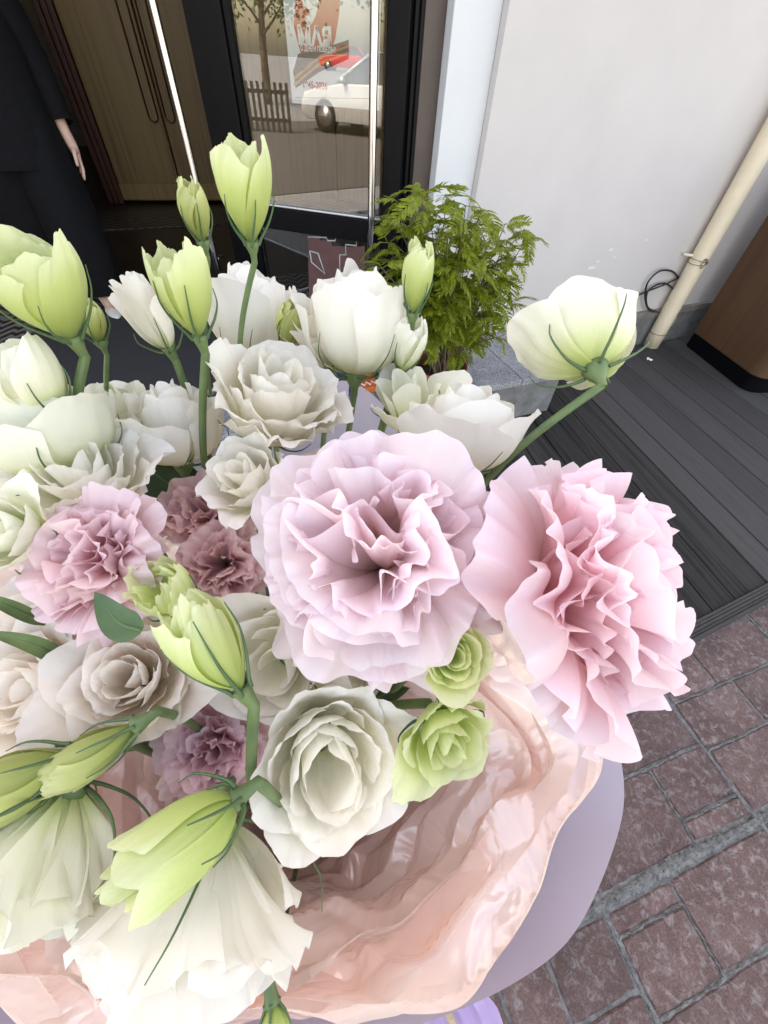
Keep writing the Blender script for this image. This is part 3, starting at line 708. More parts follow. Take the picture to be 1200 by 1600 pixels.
# ------------------------------------------------------------------ blue board with white border lying by the step
bo = on_z(20, 760, .12)
bd = thing('sign_board', 'dark board with blue patch and white border lying below the entrance step', 'board', bo)
q = [on_z(*p, .12) for p in ((-60, 690), (70, 690), (110, 790), (-60, 830))]
u_ = on_z(75, 725, .12) - on_z(0, 765, .12); u_ /= np.linalg.norm(u_); w_ = np.array([u_[1], -u_[0], 0])
b0 = on_z(75, 727, .12)
part('panel', *frame_box(b0, u_, w_, Z3, (-.6, .016, -.01), (.12, .6, .004)), 'sign_dark', bd, bo, smooth=False)
part('border', *frame_box(b0, u_, w_, Z3, (-.6, 0, -.01), (.12, .0155, .006)), 'paper_white', bd, bo, smooth=False)
part('border', *frame_box(b0, u_, w_, Z3, (.1205, 0, -.01), (.136, .6, .006)), 'paper_white', bd, bo, smooth=False)
V = [b0 + u_ * (x) + w_ * y + Z3 * .0046 for x, y in ((-.02, .02), (.06, .018), (.10, .03), (.09, .06), (.03, .075), (-.03, .07), (-.06, .045))]
part('blue_patch', V, [tuple(range(len(V)))], 'sign_blue', bd, bo, smooth=False)

# ------------------------------------------------------------------ potted shrub
pz = LAND
prm = on_z(687, 572, LAND + .17); PC = np.array([prm[0], prm[1], pz])
sh = thing('potted_shrub', 'leafy green shrub with feathery leaves in a reddish pot on the granite landing', 'potted plant', PC)
part('pot', *lathe([(0.001, 0), (.085, 0), (.09, .01), (.112, .15), (.122, .152), (.124, .178), (.116, .18), (.108, .16), (.10, .12)], PC + Z3 * .0015), 'terracotta', sh, PC)
part('pot_sleeve', *lathe([(.092, .012), (.116, .143), (.1185, .146), (.114, .10), (.095, .012)], PC + Z3 * .0015), 'pot_navy', sh, PC)
for k in range(3):
    t = np.linspace(0, 2 * np.pi, 61); V, F = tube([PC + (.1 + .006 * k + .0015 + .0135 * (i % 2) * .2) * np.array([math.cos(s), math.sin(s), 0]) + Z3 * (.05 + .033 * k + .012 * (i % 2)) for i, s in enumerate(t)], .0028, 5)
    part('zigzag_line', V, F, 'pot_pattern_white', sh, PC)
part('soil', *lathe([(0.001, .135), (.05, .132), (.103, .128)], PC), 'bark_chip', sh, PC)
for _ in range(55):
    r_, t_ = .095 * math.sqrt(rng.random()), rng.uniform(0, 6.28); d_ = np.array([math.cos(rng.uniform(0, 6.28)), math.sin(rng.uniform(0, 6.28)), rng.uniform(-.3, .3)])
    c_ = PC + np.array([r_ * math.cos(t_), r_ * math.sin(t_), .136 + rng.uniform(0, .008)])
    part('bark_chip', *tube([c_ - d_ * .011, c_ + d_ * .011], rng.uniform(.002, .005), 5), 'bark_chip', sh, PC, smooth=False)
# compound leaf: drooping midrib with pairs of narrow leaflets
def compound_leaf(seed):
    r = np.random.default_rng(seed); n = 8; V = []; F = []
    L = .13
    def rib(t): return np.array([L * t * (1 - .12 * t), 0, .045 * t - .085 * t * t])
    def leaflet(p, d, ln, wd):
        up = np.array([0, 0, 1.0]); s = np.cross(d, up); s /= np.linalg.norm(s); b = len(V)
        for t, w in ((0, .25), (.35, 1), (.7, .7)):
            c = p + d * ln * t - up * ln * .25 * t * t
            V.extend([c - s * wd * w, c + s * wd * w]); 
        V.append(p + d * ln - up * ln * .28)
        F.extend([(b, b + 1, b + 3, b + 2), (b + 2, b + 3, b + 5, b + 4), (b + 4, b + 5, b + 6)])
    for k in range(n):
        t = .22 + .72 * k / (n - 1); p = rib(t); sz = .046 * (1 - .55 * abs(t - .5)) * r.uniform(.85, 1.15)
        for sg in (-1, 1):
            d = np.array([.62 + .35 * t, sg * (1 - .3 * t), -.15 + r.normal(0, .12)]); d /= np.linalg.norm(d); leaflet(p, d, sz, sz * .15)
    leaflet(rib(.97), np.array([.9, 0, -.4]), .032, .0045)
    V2, F2 = tube([rib(t) for t in np.linspace(0, 1, 6)], np.linspace(.0016, .0005, 6), 4)
    b = len(V); V.extend(list(V2)); F.extend([tuple(i + b for i in f) for f in F2])
    return raw_mesh('leaf', np.array(V), F, 'shrub_leaf', smooth=False)
LV = [compound_leaf(100 + i) for i in range(7)]
# crown outline in photo pixels -> where branch tips go
tips = []
for x, y in ((640, 285), (660, 290), (620, 300), (700, 300), (735, 305), (755, 318), (610, 330), (650, 325), (690, 330), (725, 335), (765, 340), (795, 342), (820, 352), (835, 362), (600, 370), (640, 365), (680, 370), (715, 372), (750, 375), (790, 380), (815, 400), (590, 410), (630, 405), (670, 410), (710, 410), (745, 415), (780, 420), (805, 440), (600, 440), (640, 450), (690, 450), (730, 455), (770, 460), (800, 475), (620, 480), (700, 490), (740, 495), (780, 500), (720, 530), (790, 530), (735, 545), (655, 520), (660, 420), (700, 350), (670, 300), (735, 350), (720, 390), (760, 395), (620, 390), (655, 385)):
    o_ = rng.uniform(-.16, .2)
    tips.append(on_plane(x + rng.uniform(-5, 5), y + rng.uniform(-5, 5), PC + NX * o_, NX))
nl = 0; extra_v, extra_f, eb = [], [], 0
LVD = []
for m_ in LV:
    LVD.append((np.array([v.co for v in m_.vertices]), [tuple(p.vertices) for p in m_.polygons]))
from mathutils import Euler
for i, tp in enumerate(tips):
    b = PC + np.array([rng.uniform(-.04, .04), rng.uniform(-.04, .04), .13]); cen_ = PC + Z3 * .42; tp = cen_ + (tp - cen_) * .93
    mid = b * .45 + tp * .55 + Z3 * .03 + rng.normal(0, .018, 3)
    path = catmull([b, b * .75 + mid * .25 + rng.normal(0, .008, 3), mid, tp], 7)
    part('branch', *tube(path, np.linspace(.0042, .0014, len(path)), 5), 'twig', sh, PC)
    D = tp - mid; base_ang = math.atan2(D[1], D[0])
    for k in range(15 if tp[2] > LAND + .38 else 9):
        s = 1.0 if k < 3 else rng.uniform(.55, .98)
        p = path[min(len(path) - 1, int(s * (len(path) - 1)))]
        rot = (rng.normal(0, .35), rng.normal(-.1, .45), base_ang + k * 2.4 + rng.normal(0, .4)); sc_ = rng.uniform(.5, .92); v_ = rng.integers(7)
        if k < 6 and nl < 300:
            o = obj('leaf', LV[v_], sh, p - PC); o.rotation_euler = rot; o.scale = (sc_,) * 3; nl += 1
        else:
            co, fs = LVD[v_]; R3 = np.array(Euler(rot).to_matrix()); extra_v.append(co * sc_ @ R3.T + (p - PC)); extra_f += [tuple(q + eb for q in f_) for f_ in fs]; eb += len(co)
fol = obj('foliage', raw_mesh('foliage', np.concatenate(extra_v), extra_f, 'shrub_leaf', smooth=False), sh); fol['kind'] = 'stuff'

# ------------------------------------------------------------------ person in black, walking out of the shop
FT = on_z(178, 490, LAND); PF = FT + np.array([-.20, .105, 0.0]); PF[2] = LAND
fd = np.array([.62, -.78, 0.0]); fd /= np.linalg.norm(fd)         # facing
lf = np.array([-fd[1], fd[0], 0.0])                               # the person's left
lf = np.cross(Z3, fd)
PS = .93
def B(l, f_, z): return PF + (lf * l + fd * f_ + Z3 * z) * PS
person = thing('person', 'person in loose black top and wide black trousers with cream slingback shoes walking', 'person', PF)
def skin_body():
    J = {}; E_ = []; R_ = {}
    def j(n, p, r): J[n] = (len(J), B(*p) - PF); R_[n] = r * PS
    def e(*ns):
        for a, b in zip(ns[:-1], ns[1:]): E_.append((J[a][0], J[b][0]))
    j('pelvis', (0, 0, .92), .12); j('waist', (0, .01, 1.08), .105); j('chest', (0, .01, 1.26), .12); j('neckb', (0, 0, 1.40), .06); j('neck', (0, .015, 1.47), .048); j('head', (0, .03, 1.56), .085); j('crown', (0, .02, 1.64), .07)
    e('pelvis', 'waist', 'chest', 'neckb', 'neck', 'head', 'crown')
    hand = {}
    for s, n in ((1, 'l'), (-1, 'r')):
        st = .12 * s
        j('hip' + n, (.09 * s, 0, .86), .085); j('knee' + n, (.095 * s, .03 + st * .5, .48), .055); j('ankle' + n, (.095 * s, -.01 + st, .09), .036); j('ball' + n, (.095 * s, .10 + st, .035), .03); j('toe' + n, (.095 * s, .16 + st, .03), .02)
        e('pelvis', 'hip' + n, 'knee' + n, 'ankle' + n, 'ball' + n, 'toe' + n)
        j('sh' + n, (.175 * s, 0, 1.34), .055); j('el' + n, (.235 * s, -.03, 1.07), .04); j('wr' + n, (.255 * s, .05, .80), .026); j('palm' + n, (.262 * s, .07, .745), .028)
        e('chest', 'sh' + n, 'el' + n, 'wr' + n, 'palm' + n)
        for k, (dx, ln) in enumerate(((.024, .075), (.009, .085), (-.007, .08), (-.022, .062))):
            p0 = (.264 * s, .072 + dx * 1.0, .71)
            j(f'f{k}a' + n, p0, .0092); j(f'f{k}b' + n, (.260 * s, .08 + dx * 1.1, .71 - ln * .55), .0082); j(f'f{k}c' + n, (.248 * s, .086 + dx * 1.1, .71 - ln), .0065)
            e('palm' + n, f'f{k}a' + n, f'f{k}b' + n, f'f{k}c' + n)
        j('t1' + n, (.252 * s, .108, .745), .011); j('t2' + n, (.245 * s, .122, .71), .0095); j('t3' + n, (.24 * s, .126, .687), .007); e('palm' + n, 't1' + n, 't2' + n, 't3' + n)
    me = bpy.data.meshes.new('body'); me.from_pydata([tuple(v[1]) for v in J.values()], E_, [])
    o = obj('body', me, person); me.materials.append(MATS['skin'])
    sm = o.modifiers.new('skin', 'SKIN'); sm.use_smooth_shade = True
    if not me.skin_vertices: me.attributes.new('skin', 'FLOAT', 'POINT')
    return o, me, J, R_
bm_needed = True
def make_body():
    import bmesh
    o, me, J, R_ = skin_body()
    bm = bmesh.new(); bm.from_mesh(me); lay = bm.verts.layers.skin.verify(); bm.verts.ensure_lookup_table()
    for n, (i, p) in J.items():
        sv = bm.verts[i][lay]; sv.radius = (R_[n], R_[n]); sv.use_root = (n == 'pelvis')
    bm.to_mesh(me); bm.free()
    ss = o.modifiers.new('sub', 'SUBSURF'); ss.levels = 1; ss.render_levels = 2
make_body()
def ering(c, ax, ay, ra, rb, n=28, ph=0, wob=0.0):
    t = np.linspace(0, 2 * np.pi, n, endpoint=False)
    k = 1 + wob * np.sin(5 * t + ph) + wob * .6 * np.sin(9 * t + 2 * ph)
    return c + (np.cos(t) * ra * k)[:, None] * ax + (np.sin(t) * rb * k)[:, None] * ay
V, F = loft([ering(B(0, .0 + .01 * math.sin(z * 9), z), lf, fd, ra, rb, 32, z * 11, .035) for z, ra, rb in ((.69, .225, .17), (.78, .222, .165), (.88, .222, .155), (.96, .212, .15), (1.05, .205, .145), (1.15, .205, .145), (1.25, .205, .145), (1.32, .195, .125), (1.37, .165, .10), (1.41, .10, .08), (1.44, .068, .065))], False)
part('blouse', V, F, 'black_cloth', person, PF)
for s in (1, -1):
    pts = np.array([B(.15 * s, 0, 1.37), B(.185 * s, -.005, 1.32), B(.215 * s, -.02, 1.2), B(.24 * s, -.03, 1.07), B(.25 * s, .01, .93), B(.256 * s, .042, .845)])
    V, F = tube(catmull(pts, 5), np.interp(np.linspace(0, 1, 26), [0, .2, .6, .85, 1], [.07, .08, .068, .055, .05]), 18, False); part('sleeve', V, F, 'black_cloth', person, PF)
    st = .12 * s
    V, F = loft([ering(B(x * s, f_, z), lf, fd, r, r * q, 24, z * 9 + s, .05) for x, f_, z, r, q in ((.085, 0, .95, .13, 1.1), (.09, .0, .86, .135, 1.1), (.095, .02 + st * .2, .7, .13, 1.05), (.1, .02 + st * .5, .5, .13, 1.05), (.1, .0 + st * .8, .3, .135, 1.1), (.1, -.02 + st, .18, .125, 1.1), (.1, -.03 + st, .10, .115, 1.1))], False)
    part('trouser_leg', V, F, 'black_cloth', person, PF)
    # pointed slingback shoe
    sx, sf = .1 * s, .05 + st + .05
    prof = [(-.145, .022, .05), (-.11, .03, .05), (-.05, .033, .045), (.02, .043, .045), (.07, .04, .036), (.11, .025, .026), (.145, .006, .014)]
    rings = []
    for yy, w, h in prof:
        t = np.linspace(0, 2 * np.pi, 16, endpoint=False)
        rings.append(np.array([B(sx + math.cos(k) * w, sf + yy, .004 + h * (.5 + .5 * math.sin(k))) for k in t]))
    so_ = part('shoe', *loft(rings), 'shoe_cream', person, PF)
    part('strap', *tube(catmull([B(sx - .03, sf - .03, .045), B(sx - .035, sf - .11, .075), B(sx, sf - .15, .085), B(sx + .035, sf - .11, .075), B(sx + .03, sf - .03, .045)], 6), .005, 6), 'shoe_cream', so_, PF)
    part('buckle', *tube([B(sx + .036, sf - .11, .068), B(sx + .036, sf - .11, .082)], .007, 8), 'chrome', so_, PF)
# hair and face
hr = []
for z, r in ((1.36, .07), (1.44, .098), (1.52, .112), (1.6, .11), (1.66, .09), (1.70, .05), (1.712, .01)): hr.append(ering(B(0, -.012, z), lf, fd, r, r * 1.02 * (1 if z > 1.58 else .75), 24, z, .02))
for k, z in enumerate((0, 1, 2)): pass
part('hair', *loft(hr, False), 'dark_hair', person, PF)
fr = [ering(B(0, .055 + d_, z), lf, fd, r, r * .9, 20) for z, r, d_ in ((1.46, .018, .03), (1.48, .045, .012), (1.53, .062, .003), (1.58, .066, .002), (1.63, .055, -.005), (1.66, .03, -.01))]
fc = part('face', *loft(fr), 'skin', person, PF)
part('nose', *loft([ering(B(0, f_, z), lf, fd, r, r, 8) for z, f_, r in ((1.585, .112, .006), (1.56, .122, .009), (1.545, .124, .011), (1.538, .112, .006))]), 'skin', fc, PF)
for s in (1, -1): part('eye', *loft([ering(B(.026 * s, .109, 1.585 + z), lf, fd, r, .006, 10) for z, r in ((-.006, .003), (0, .011), (.006, .003))]), 'dark_hair', fc, PF)
part('mouth', *tube([B(-.02, .105, 1.512), B(0, .113, 1.513), B(.02, .105, 1.512)], .0045, 6), 'dusty_pink_petal', fc, PF)

# ------------------------------------------------------------------ the street beyond: parked cars, trees, fence (seen mirrored in the door glass)
def car(name, c, az, paint, label, K=1.0):
    fx = azv(az); sx = np.array([fx[1], -fx[0], 0]); c = np.array(c, float)
    T = thing(name, label, 'car', c, None)
    def W(l, s, z): return c + (fx * l + sx * s + Z3 * z) * K
    prof = [(-2.1, .35), (-2.13, .6), (-2.05, .88), (-1.45, .95), (-.2, .97), (.85, .94), (1.75, .80), (2.06, .62), (2.1, .38), (1.9, .24), (-1.9, .24)]
    rings = []
    for s, k in ((-.88, .94), (-.86, .985), (-.7, 1.0), (.7, 1.0), (.86, .985), (.88, .94)): rings.append(np.array([W(l * k, s, .24 + (z - .24) * (k if z > .5 else 1)) for l, z in prof]))
    bevel(part('body', *loft(rings), paint, T, c), .03, 3)
    cab = [(-1.75, .93), (-1.25, 1.38), (-.55, 1.47), (.1, 1.44), (.95, .93)]
    rings = [np.array([W(l * (1 if z < 1 else .97), s * (1 if z < 1.0 else .80), z) for l, z in cab]) for s in (-.80, .80)]
    bevel(part('windows', *loft(rings), 'car_glass', T, c, smooth=False), .03)
    rp = [(-1.22, 1.385), (-.55, 1.478), (.08, 1.447)]
    V, F = loft([np.array([W(l, s, z) for l, z in rp] + [W(l, s, z + .025) for l, z in rp[::-1]]) for s in (-.63, .63)]); part('roof', V, F, paint, T, c)
    for l, z0, z1, l2 in ((.98, .94, 1.44, .09), (-.45, .95, 1.47, -.5), (-1.72, .94, 1.39, -1.24)):
        for s in (-1, 1): part('pillar', *tube([W(l, s * .815, z0), W(l2, s * .65, z1)], .035, 8), paint, T, c)
    for l in (-1.3, 1.3):
        for s in (-1, 1):
            ty = part('tyre', *tube([W(l, s * .70, .32), W(l, s * .89, .32)], .32 * K, 28), 'tyre', T, c)
            part('rim', *tube([W(l, s * .80, .32), W(l, s * .9, .32)], .2 * K, 20), 'aluminium', ty, c)
    for s in (-1, 1):
        part('headlight', *tube([W(1.93, s * .62, .66), W(2.06, s * .6, .65)], .09, 12), 'lamp_lens', T, c)
        part('tail_light', *tube([W(-2.04, s * .68, .74), W(-2.12, s * .66, .74)], .08, 12), 'red_paint', T, c)
        part('mirror', *tube([W(.72, s * .84, .98), W(.68, s * 1.0, 1.0)], .06, 8), paint, T, c)
    part('bumper', *tube(catmull([W(2.0, -.82, .42), W(2.14, -.4, .42), W(2.14, .4, .42), W(2.0, .82, .42)], 5), .07, 8), paint, T, c)
    part('number_plate', *frame_box(W(2.16, 0, .42), sx, fx, Z3, (-.26, .04, -.055), (.26, .055, .055)), 'paper_white', T, c, smooth=False)
def mirrored(x, y, z=-.02):
    """where the view ray through a photo pixel lands after bouncing off the door glass"""
    q = on_plane(x, y, HP, LN); d = ray(x, y); d = d - 2 * (d @ LN) * LN
    return q + d * ((z - q[2]) / d[2])
c1 = mirrored(600, 212); c2 = mirrored(540, 112); c3 = mirrored(420, 112)
la = math.degrees(math.atan2(*(c1 - HP)[:2]))
car('parked_car', (c1[0], c1[1], -.02), la + 62, 'silver_paint', 'silver car parked at the kerb, mirrored in the door glass below the poster')
car('parked_car', (c2[0], c2[1], -.02), la + 78, 'red_paint', 'big red car parked across the street, mirrored in the door glass beside the handle', 1.4)
def tree(c, h, seed, label):
    r = np.random.default_rng(seed); c = np.array(c, float)
    T = thing('street_tree', label, 'tree', c, None)
    tr = catmull([c, c + Z3 * h * .3 + r.normal(0, .08, 3), c + Z3 * h * .62 + r.normal(0, .15, 3)], 8); V, F = tube(tr, np.linspace(.17, .07, len(tr)), 10); part('trunk', V, F, 'bark', T, c)
    cl = []
    for k in range(9):
        a = k * 2.4; s = tr[int(len(tr) * (.5 + .05 * k)) if int(len(tr) * (.5 + .05 * k)) < len(tr) else -1]
        e_ = s + np.array([math.cos(a), math.sin(a), .7]) * r.uniform(.7, 1.5); cl.append(e_)
        V, F = tube(catmull([s, (s + e_) / 2 + r.normal(0, .1, 3), e_], 5), np.linspace(.05, .015, 11), 6); part('limb', V, F, 'bark', T, c)
    n = 2600; ce = np.array(cl)[r.integers(0, 9, n)] + r.normal(0, .5, (n, 3)) * np.array([1, 1, .75]); u = r.normal(0, 1, (n, 3)); u /= np.linalg.norm(u, axis=1, keepdims=True); w = np.cross(u, r.normal(0, 1, (n, 3))); w /= np.linalg.norm(w, axis=1, keepdims=True)
    s = r.uniform(.05, .11, (n, 1)); V = np.stack([ce - u * s, ce + w * s * .5, ce + u * s, ce - w * s * .5], 1).reshape(-1, 3)
    part('crown', V, np.arange(n * 4).reshape(-1, 4), 'tree_leaf', T, c, smooth=False)
dv = (c1 - HP); dv[2] = 0; dv /= np.linalg.norm(dv); dw = np.array([dv[1], -dv[0], 0])
for k, (l, s, h) in enumerate(((17, -5, 6.0), (19, -1.0, 6.5), (20, 4.5, 5.6), (15, 8.5, 6.2))):
    p = HP + dv * l + dw * s; tree((p[0], p[1], -.03), h, 40 + k, ['tall leafy street tree behind the red car', 'broad leafy street tree beyond the road next to the dark fence end', 'short leafy street tree beyond the road past the silver car', 'slim leafy street tree on the near side of the dark fence'][k])
# white picket fence across the road
fp = HP + dv * 12.0 + dw * 1.6; fp[2] = -.03
fn = thing('iron_fence', 'low dark iron fence on the far side of the road', 'fence', fp + dw * 1.5)
fo2 = fp + dw * 1.5
for k in range(26): part('picket', *frame_box(fp, dw, dv, Z3, (.8 + .14 * k, -.012, 0), (.87 + .14 * k, .012, .9)), 'iron_paint', fn, fo2, smooth=False)
for z in (.2, .7): part('fence_rail', *frame_box(fp, dw, dv, Z3, (.8, .013, z), (4.4, .05, z + .07)), 'iron_paint', fn, fo2, smooth=False)

# ------------------------------------------------------------------ the bouquet
BIND = at(470, 1300, .52)                       # where the stems are tied
def petal_grid(r, z, w, nu, nv, rcf=1.0, rcmin=.004, rnd=.18, ruf=(), fringe=0.0, twist=0.0, pleat=0.0, tip=0.0, rg=None, crease=0.0):
    """r(v), z(v): profile away from / along the flower axis; w(v): half width; ruf: (amp, cycles, power) waves across the rim"""
    v = np.linspace(0, 1, nv); u = np.linspace(-1, 1, nu); U, Vv = np.meshgrid(u, v)
    ve = Vv * (1 - rnd * np.abs(U) ** 2.4) * (1 + tip * (np.cos(U * np.pi / 2) ** 2 - .5) * Vv ** 4 * .5)
    ve = np.clip(ve, 0, 1.06)
    if fringe:
        ph = rg.uniform(0, 6.28, 4)
        j = np.abs(((U * rg.uniform(1.0, 2.2) + ph[0]) % 1) - .5) * 2 - .5 + .35 * (np.abs(((U * rg.uniform(4, 7) + ph[1]) % 1) - .5) * 2 - .5)
        ve = ve + fringe * j * Vv ** 7
    vv = np.linspace(0, 1.12, 150); rp, zp = r(vv), z(vv); wp_ = w(np.clip(vv, 0, 1))
    R = np.interp(ve, vv, rp); Zz = np.interp(ve, vv, zp); Wd = np.interp(np.clip(ve, 0, 1), vv, wp_)
    dr, dz = np.gradient(rp, vv), np.gradient(zp, vv); ln = np.hypot(dr, dz) + 1e-9
    nr, nz = np.interp(ve, vv, dz / ln), np.interp(ve, vv, -dr / ln)
    tr_, tz = np.interp(ve, vv, dr / ln), np.interp(ve, vv, dz / ln)
    S = U * Wd + twist * Vv ** 1.5
    rc = np.maximum(R * rcf, rcmin); A = S / rc
    A = np.clip(A, -2.6, 2.6)
    D = np.zeros_like(U); D2 = np.zeros_like(U)
    for amp, cyc, pw in ruf:
        p1, p2, p3 = rg.uniform(0, 6.28, 3); q = cyc * rg.uniform(.8, 1.2)
        wv = np.sin(q * np.pi * U + p1 + .8 * np.sin(q * .6 * np.pi * U + p2) + 1.3 * Vv)
        D += amp * Vv ** pw * wv; D2 += .5 * amp * Vv ** pw * np.cos(q * np.pi * U * 1.0 + p3)
    if pleat:
        p1 = rg.uniform(0, 6.28); D += pleat * Vv ** 7 * (np.sin(24 * U + p1 + 2.5 * np.sin(5 * U + p1)) * .6 + .6 * np.sin(41 * U + 2 * p1))
    if crease:
        for cyc in (3.1, 5.3, 8.7):
            p1, p2 = rg.uniform(0, 6.28, 2); D += crease / (cyc ** .7) * np.clip(Vv * 1.6, 0, 1) * np.sin(cyc * 1.9 * U * (1.15 - .3 * Vv) + p1 + .5 * np.sin(3 * Vv + p2))
    ca, sa_ = np.cos(A), np.sin(A)
    X = (R - rc) + rc * ca + D * nr * ca + D2 * tr_ * ca * .6
    Y = rc * sa_ + D * nr * sa_
    ZZ = Zz + D * nz + D2 * tz * .6
    uv = np.stack([U * .5 + .5, np.clip(Vv, 0, 1)], -1).reshape(-1, 2)
    return np.stack([X, Y, ZZ], -1).reshape(-1, 3), grid_faces(nv, nu), uv
def rotz(P, a):
    c, s = math.cos(a), math.sin(a); return np.stack([P[:, 0] * c - P[:, 1] * s, P[:, 0] * s + P[:, 1] * c, P[:, 2]], 1)
def tilt(P, a, b, org=(0, 0, 0)):
    M = np.array(Matrix.Rotation(a, 3, 'X') @ Matrix.Rotation(b, 3, 'Y')); return (P - org) @ M.T + org

def rose_petals(R, h, n, rg, open_=.5, loose=.5, frill=.5, res=(25, 17), inner=0.0, reflex=0.0, close_=.20, dome=0.0):
    out = []
    for i in range(n):
        t = (i + .4) / n; t = inner + (1 - inner) * t
        Rt = R * (.16 + .84 * t ** .85) * rg.uniform(.95, 1.05); ht = h * (1.0 - .24 * t ** 2 * (.4 + open_) - dome * t) * rg.uniform(.94, 1.05)
        lip = (.03 + (.30 + .35 * open_) * t ** 1.6) * rg.uniform(.6, 1.3); close = close_ * (1 - (t if close_ < .3 else .75 * t ** 2)) * (1.1 - open_)
        p = 2.0 + 1.2 * t
        r = lambda v, Rt=Rt, lip=lip, close=close, p=p: Rt * (1 - np.clip(1 - v, 0, 1) ** p - close * v ** 4 + lip * np.clip(v, 0, 2) ** 6)
        z = lambda v, ht=ht, t=t: ht * (v ** (1.35) - (.13 + reflex) * t * np.clip(v - .72, 0, 1) ** 1.2 * 2.2 * (.4 + open_))
        W = Rt * (1.28 - .28 * t) * rg.uniform(.9, 1.15) + .0015
        w = lambda v, W=W: W * np.clip(v, 0, 1) ** .62 * (1 - .22 * np.clip(v, 0, 1) ** 5)
        am = (.25 * R + .75 * Rt) * frill * (.45 + .55 * t)
        P, F, uv = petal_grid(r, z, w, res[0], res[1], 1.0, .004, .16, ((am * .09, 1.6, 2.6), (am * .05 * (.5 + t), 4.0, 5), (am * .025, 9, 7)), fringe=.02 * frill * t, rg=rg, tip=.1, pleat=am * .008, crease=Rt * .036)
        P = tilt(P, rg.normal(0, .07 * loose), rg.normal(0, .07 * loose)); out.append((rotz(P, i * 2.39996 + rg.normal(0, .12)), F, uv))
    return out
def ruffle_petals(R, h, rg, rings, res=(45, 21), amp=1.0):
    out = []; k = 0
    for (n, t, up) in rings:               # t: how far out, up: how steep (1 upright .. 0 flat .. <0 hanging)
        for i in range(n):
            L = R * (.80 + .22 * t) * rg.uniform(.86, 1.1); u_ = up + rg.normal(0, .13)
            a0 = math.radians(8 + 34 * t); a1 = math.radians(88 - 88 * u_)
            vv = np.linspace(0, 1.12, 160); al = a0 + (a1 - a0) * np.clip(vv, 0, 1.1) ** 1.15 + math.radians(rg.uniform(0, 45)) * np.clip(vv, 0, 2) ** 5
            dr, dz = np.sin(al), np.cos(al); rr = np.concatenate([[0], np.cumsum((dr[1:] + dr[:-1]) / 2 * np.diff(vv))]) * L; zz_ = np.concatenate([[0], np.cumsum((dz[1:] + dz[:-1]) / 2 * np.diff(vv))]) * L
            off = R * .04 * (.3 + t)
            r = lambda v, rr=rr, vv=vv, off=off: off + np.interp(v, vv, rr)
            z = lambda v, zz_=zz_, vv=vv: np.interp(v, vv, zz_)
            W = R * (.58 + .24 * t) * rg.uniform(.8, 1.15)
            w = lambda v, W=W: W * (.05 + .95 * np.clip(v, 0, 1) ** .9)
            s = amp * R
            P, F, uv = petal_grid(r, z, w, res[0], res[1], 1.2, R * (.34 + .3 * t), .20, ((s * .15 * (1.25 - .70 * t), 1.5, 1.3), (s * .075 * (1.25 - .55 * t), 3.1, 2.2), (s * .030, 7.5, 4.5)), fringe=.012, rg=rg, pleat=s * .011, crease=s * .008)
            P = tilt(P, rg.normal(0, .17), rg.normal(0, .17)); out.append((rotz(P, k * 2.39996 + i * 6.283 / n + rg.normal(0, .3)), F, uv))
        k += 1
    return out
def drape_petals(R, h, n, rg, res=(25, 21)):
    """long limp petals that hang past each other"""
    out = []
    for i in range(n):
        t = (i + .5) / n; Rt = R * (.45 + .55 * t) * rg.uniform(.9, 1.1); ht = h * rg.uniform(.88, 1.08) * (1 - .38 * t)
        r = lambda v, Rt=Rt, q=rg.uniform(-.1, .3): Rt * (1 - np.clip(1 - v, 0, 1) ** 2.2 + q * v ** 4)
        z = lambda v, ht=ht: ht * v ** 1.05
        W = R * rg.uniform(.48, .76)
        w = lambda v, W=W: W * np.clip(v, 0, 1) ** .6 * (1 - .12 * np.clip(v, 0, 1) ** 5)
        P, F, uv = petal_grid(r, z, w, res[0], res[1], 1.0, R * .25, .22, ((R * .09, 1.1, 1.4), (R * .05, 2.4, 2.4), (R * .03, 6, 5)), fringe=.02, rg=rg, tip=.0, pleat=R * .010, crease=R * .028)
        P = tilt(P, rg.normal(0, .1), rg.normal(0, .1)); out.append((rotz(P, i * 2.39996 + rg.normal(0, .2)), F, uv))
    return out
def bud_petals(R, h, n, rg, open_=.3, jag=.03, twist=1.3, res=(29, 21)):
    out = []
    for i in range(n):
        t = i / max(1, n - 1); s_ = .62 + .38 * t
        mouth = (-.62 + 1.15 * open_) * rg.uniform(.9, 1.1) + .10 * t
        r = lambda v, s_=s_, mouth=mouth: R * s_ * (np.sin(np.clip(v, 0, 1.2) * 2.05) ** 1.0 * (1 - .0 * v) + mouth * np.clip(v, 0, 2) ** 2.6 * .55)
        ht = h * (1 - .10 * (1 - t) * (1 if open_ > .45 else -1.0)) * rg.uniform(.93, 1.04)
        z = lambda v, ht=ht: ht * v ** 1.12
        W = R * s_ * rg.uniform(1.2, 1.5)
        w = lambda v, W=W: W * np.clip(v, 0, 1) ** .55 * (1 - .30 * np.clip(v, 0, 1) ** 4)
        P, F, uv = petal_grid(r, z, w, res[0], res[1], 1.0, R * .12, .10, ((R * .06, 1.7, 2.2), (R * .045, 4, 4)), fringe=jag, twist=R * twist * .6, rg=rg, tip=.22, pleat=R * .01, crease=R * .018)
        out.append((rotz(P, i * 2.39996 * (1 if n > 5 else .87) + rg.normal(0, .1)), F, uv))
    return out

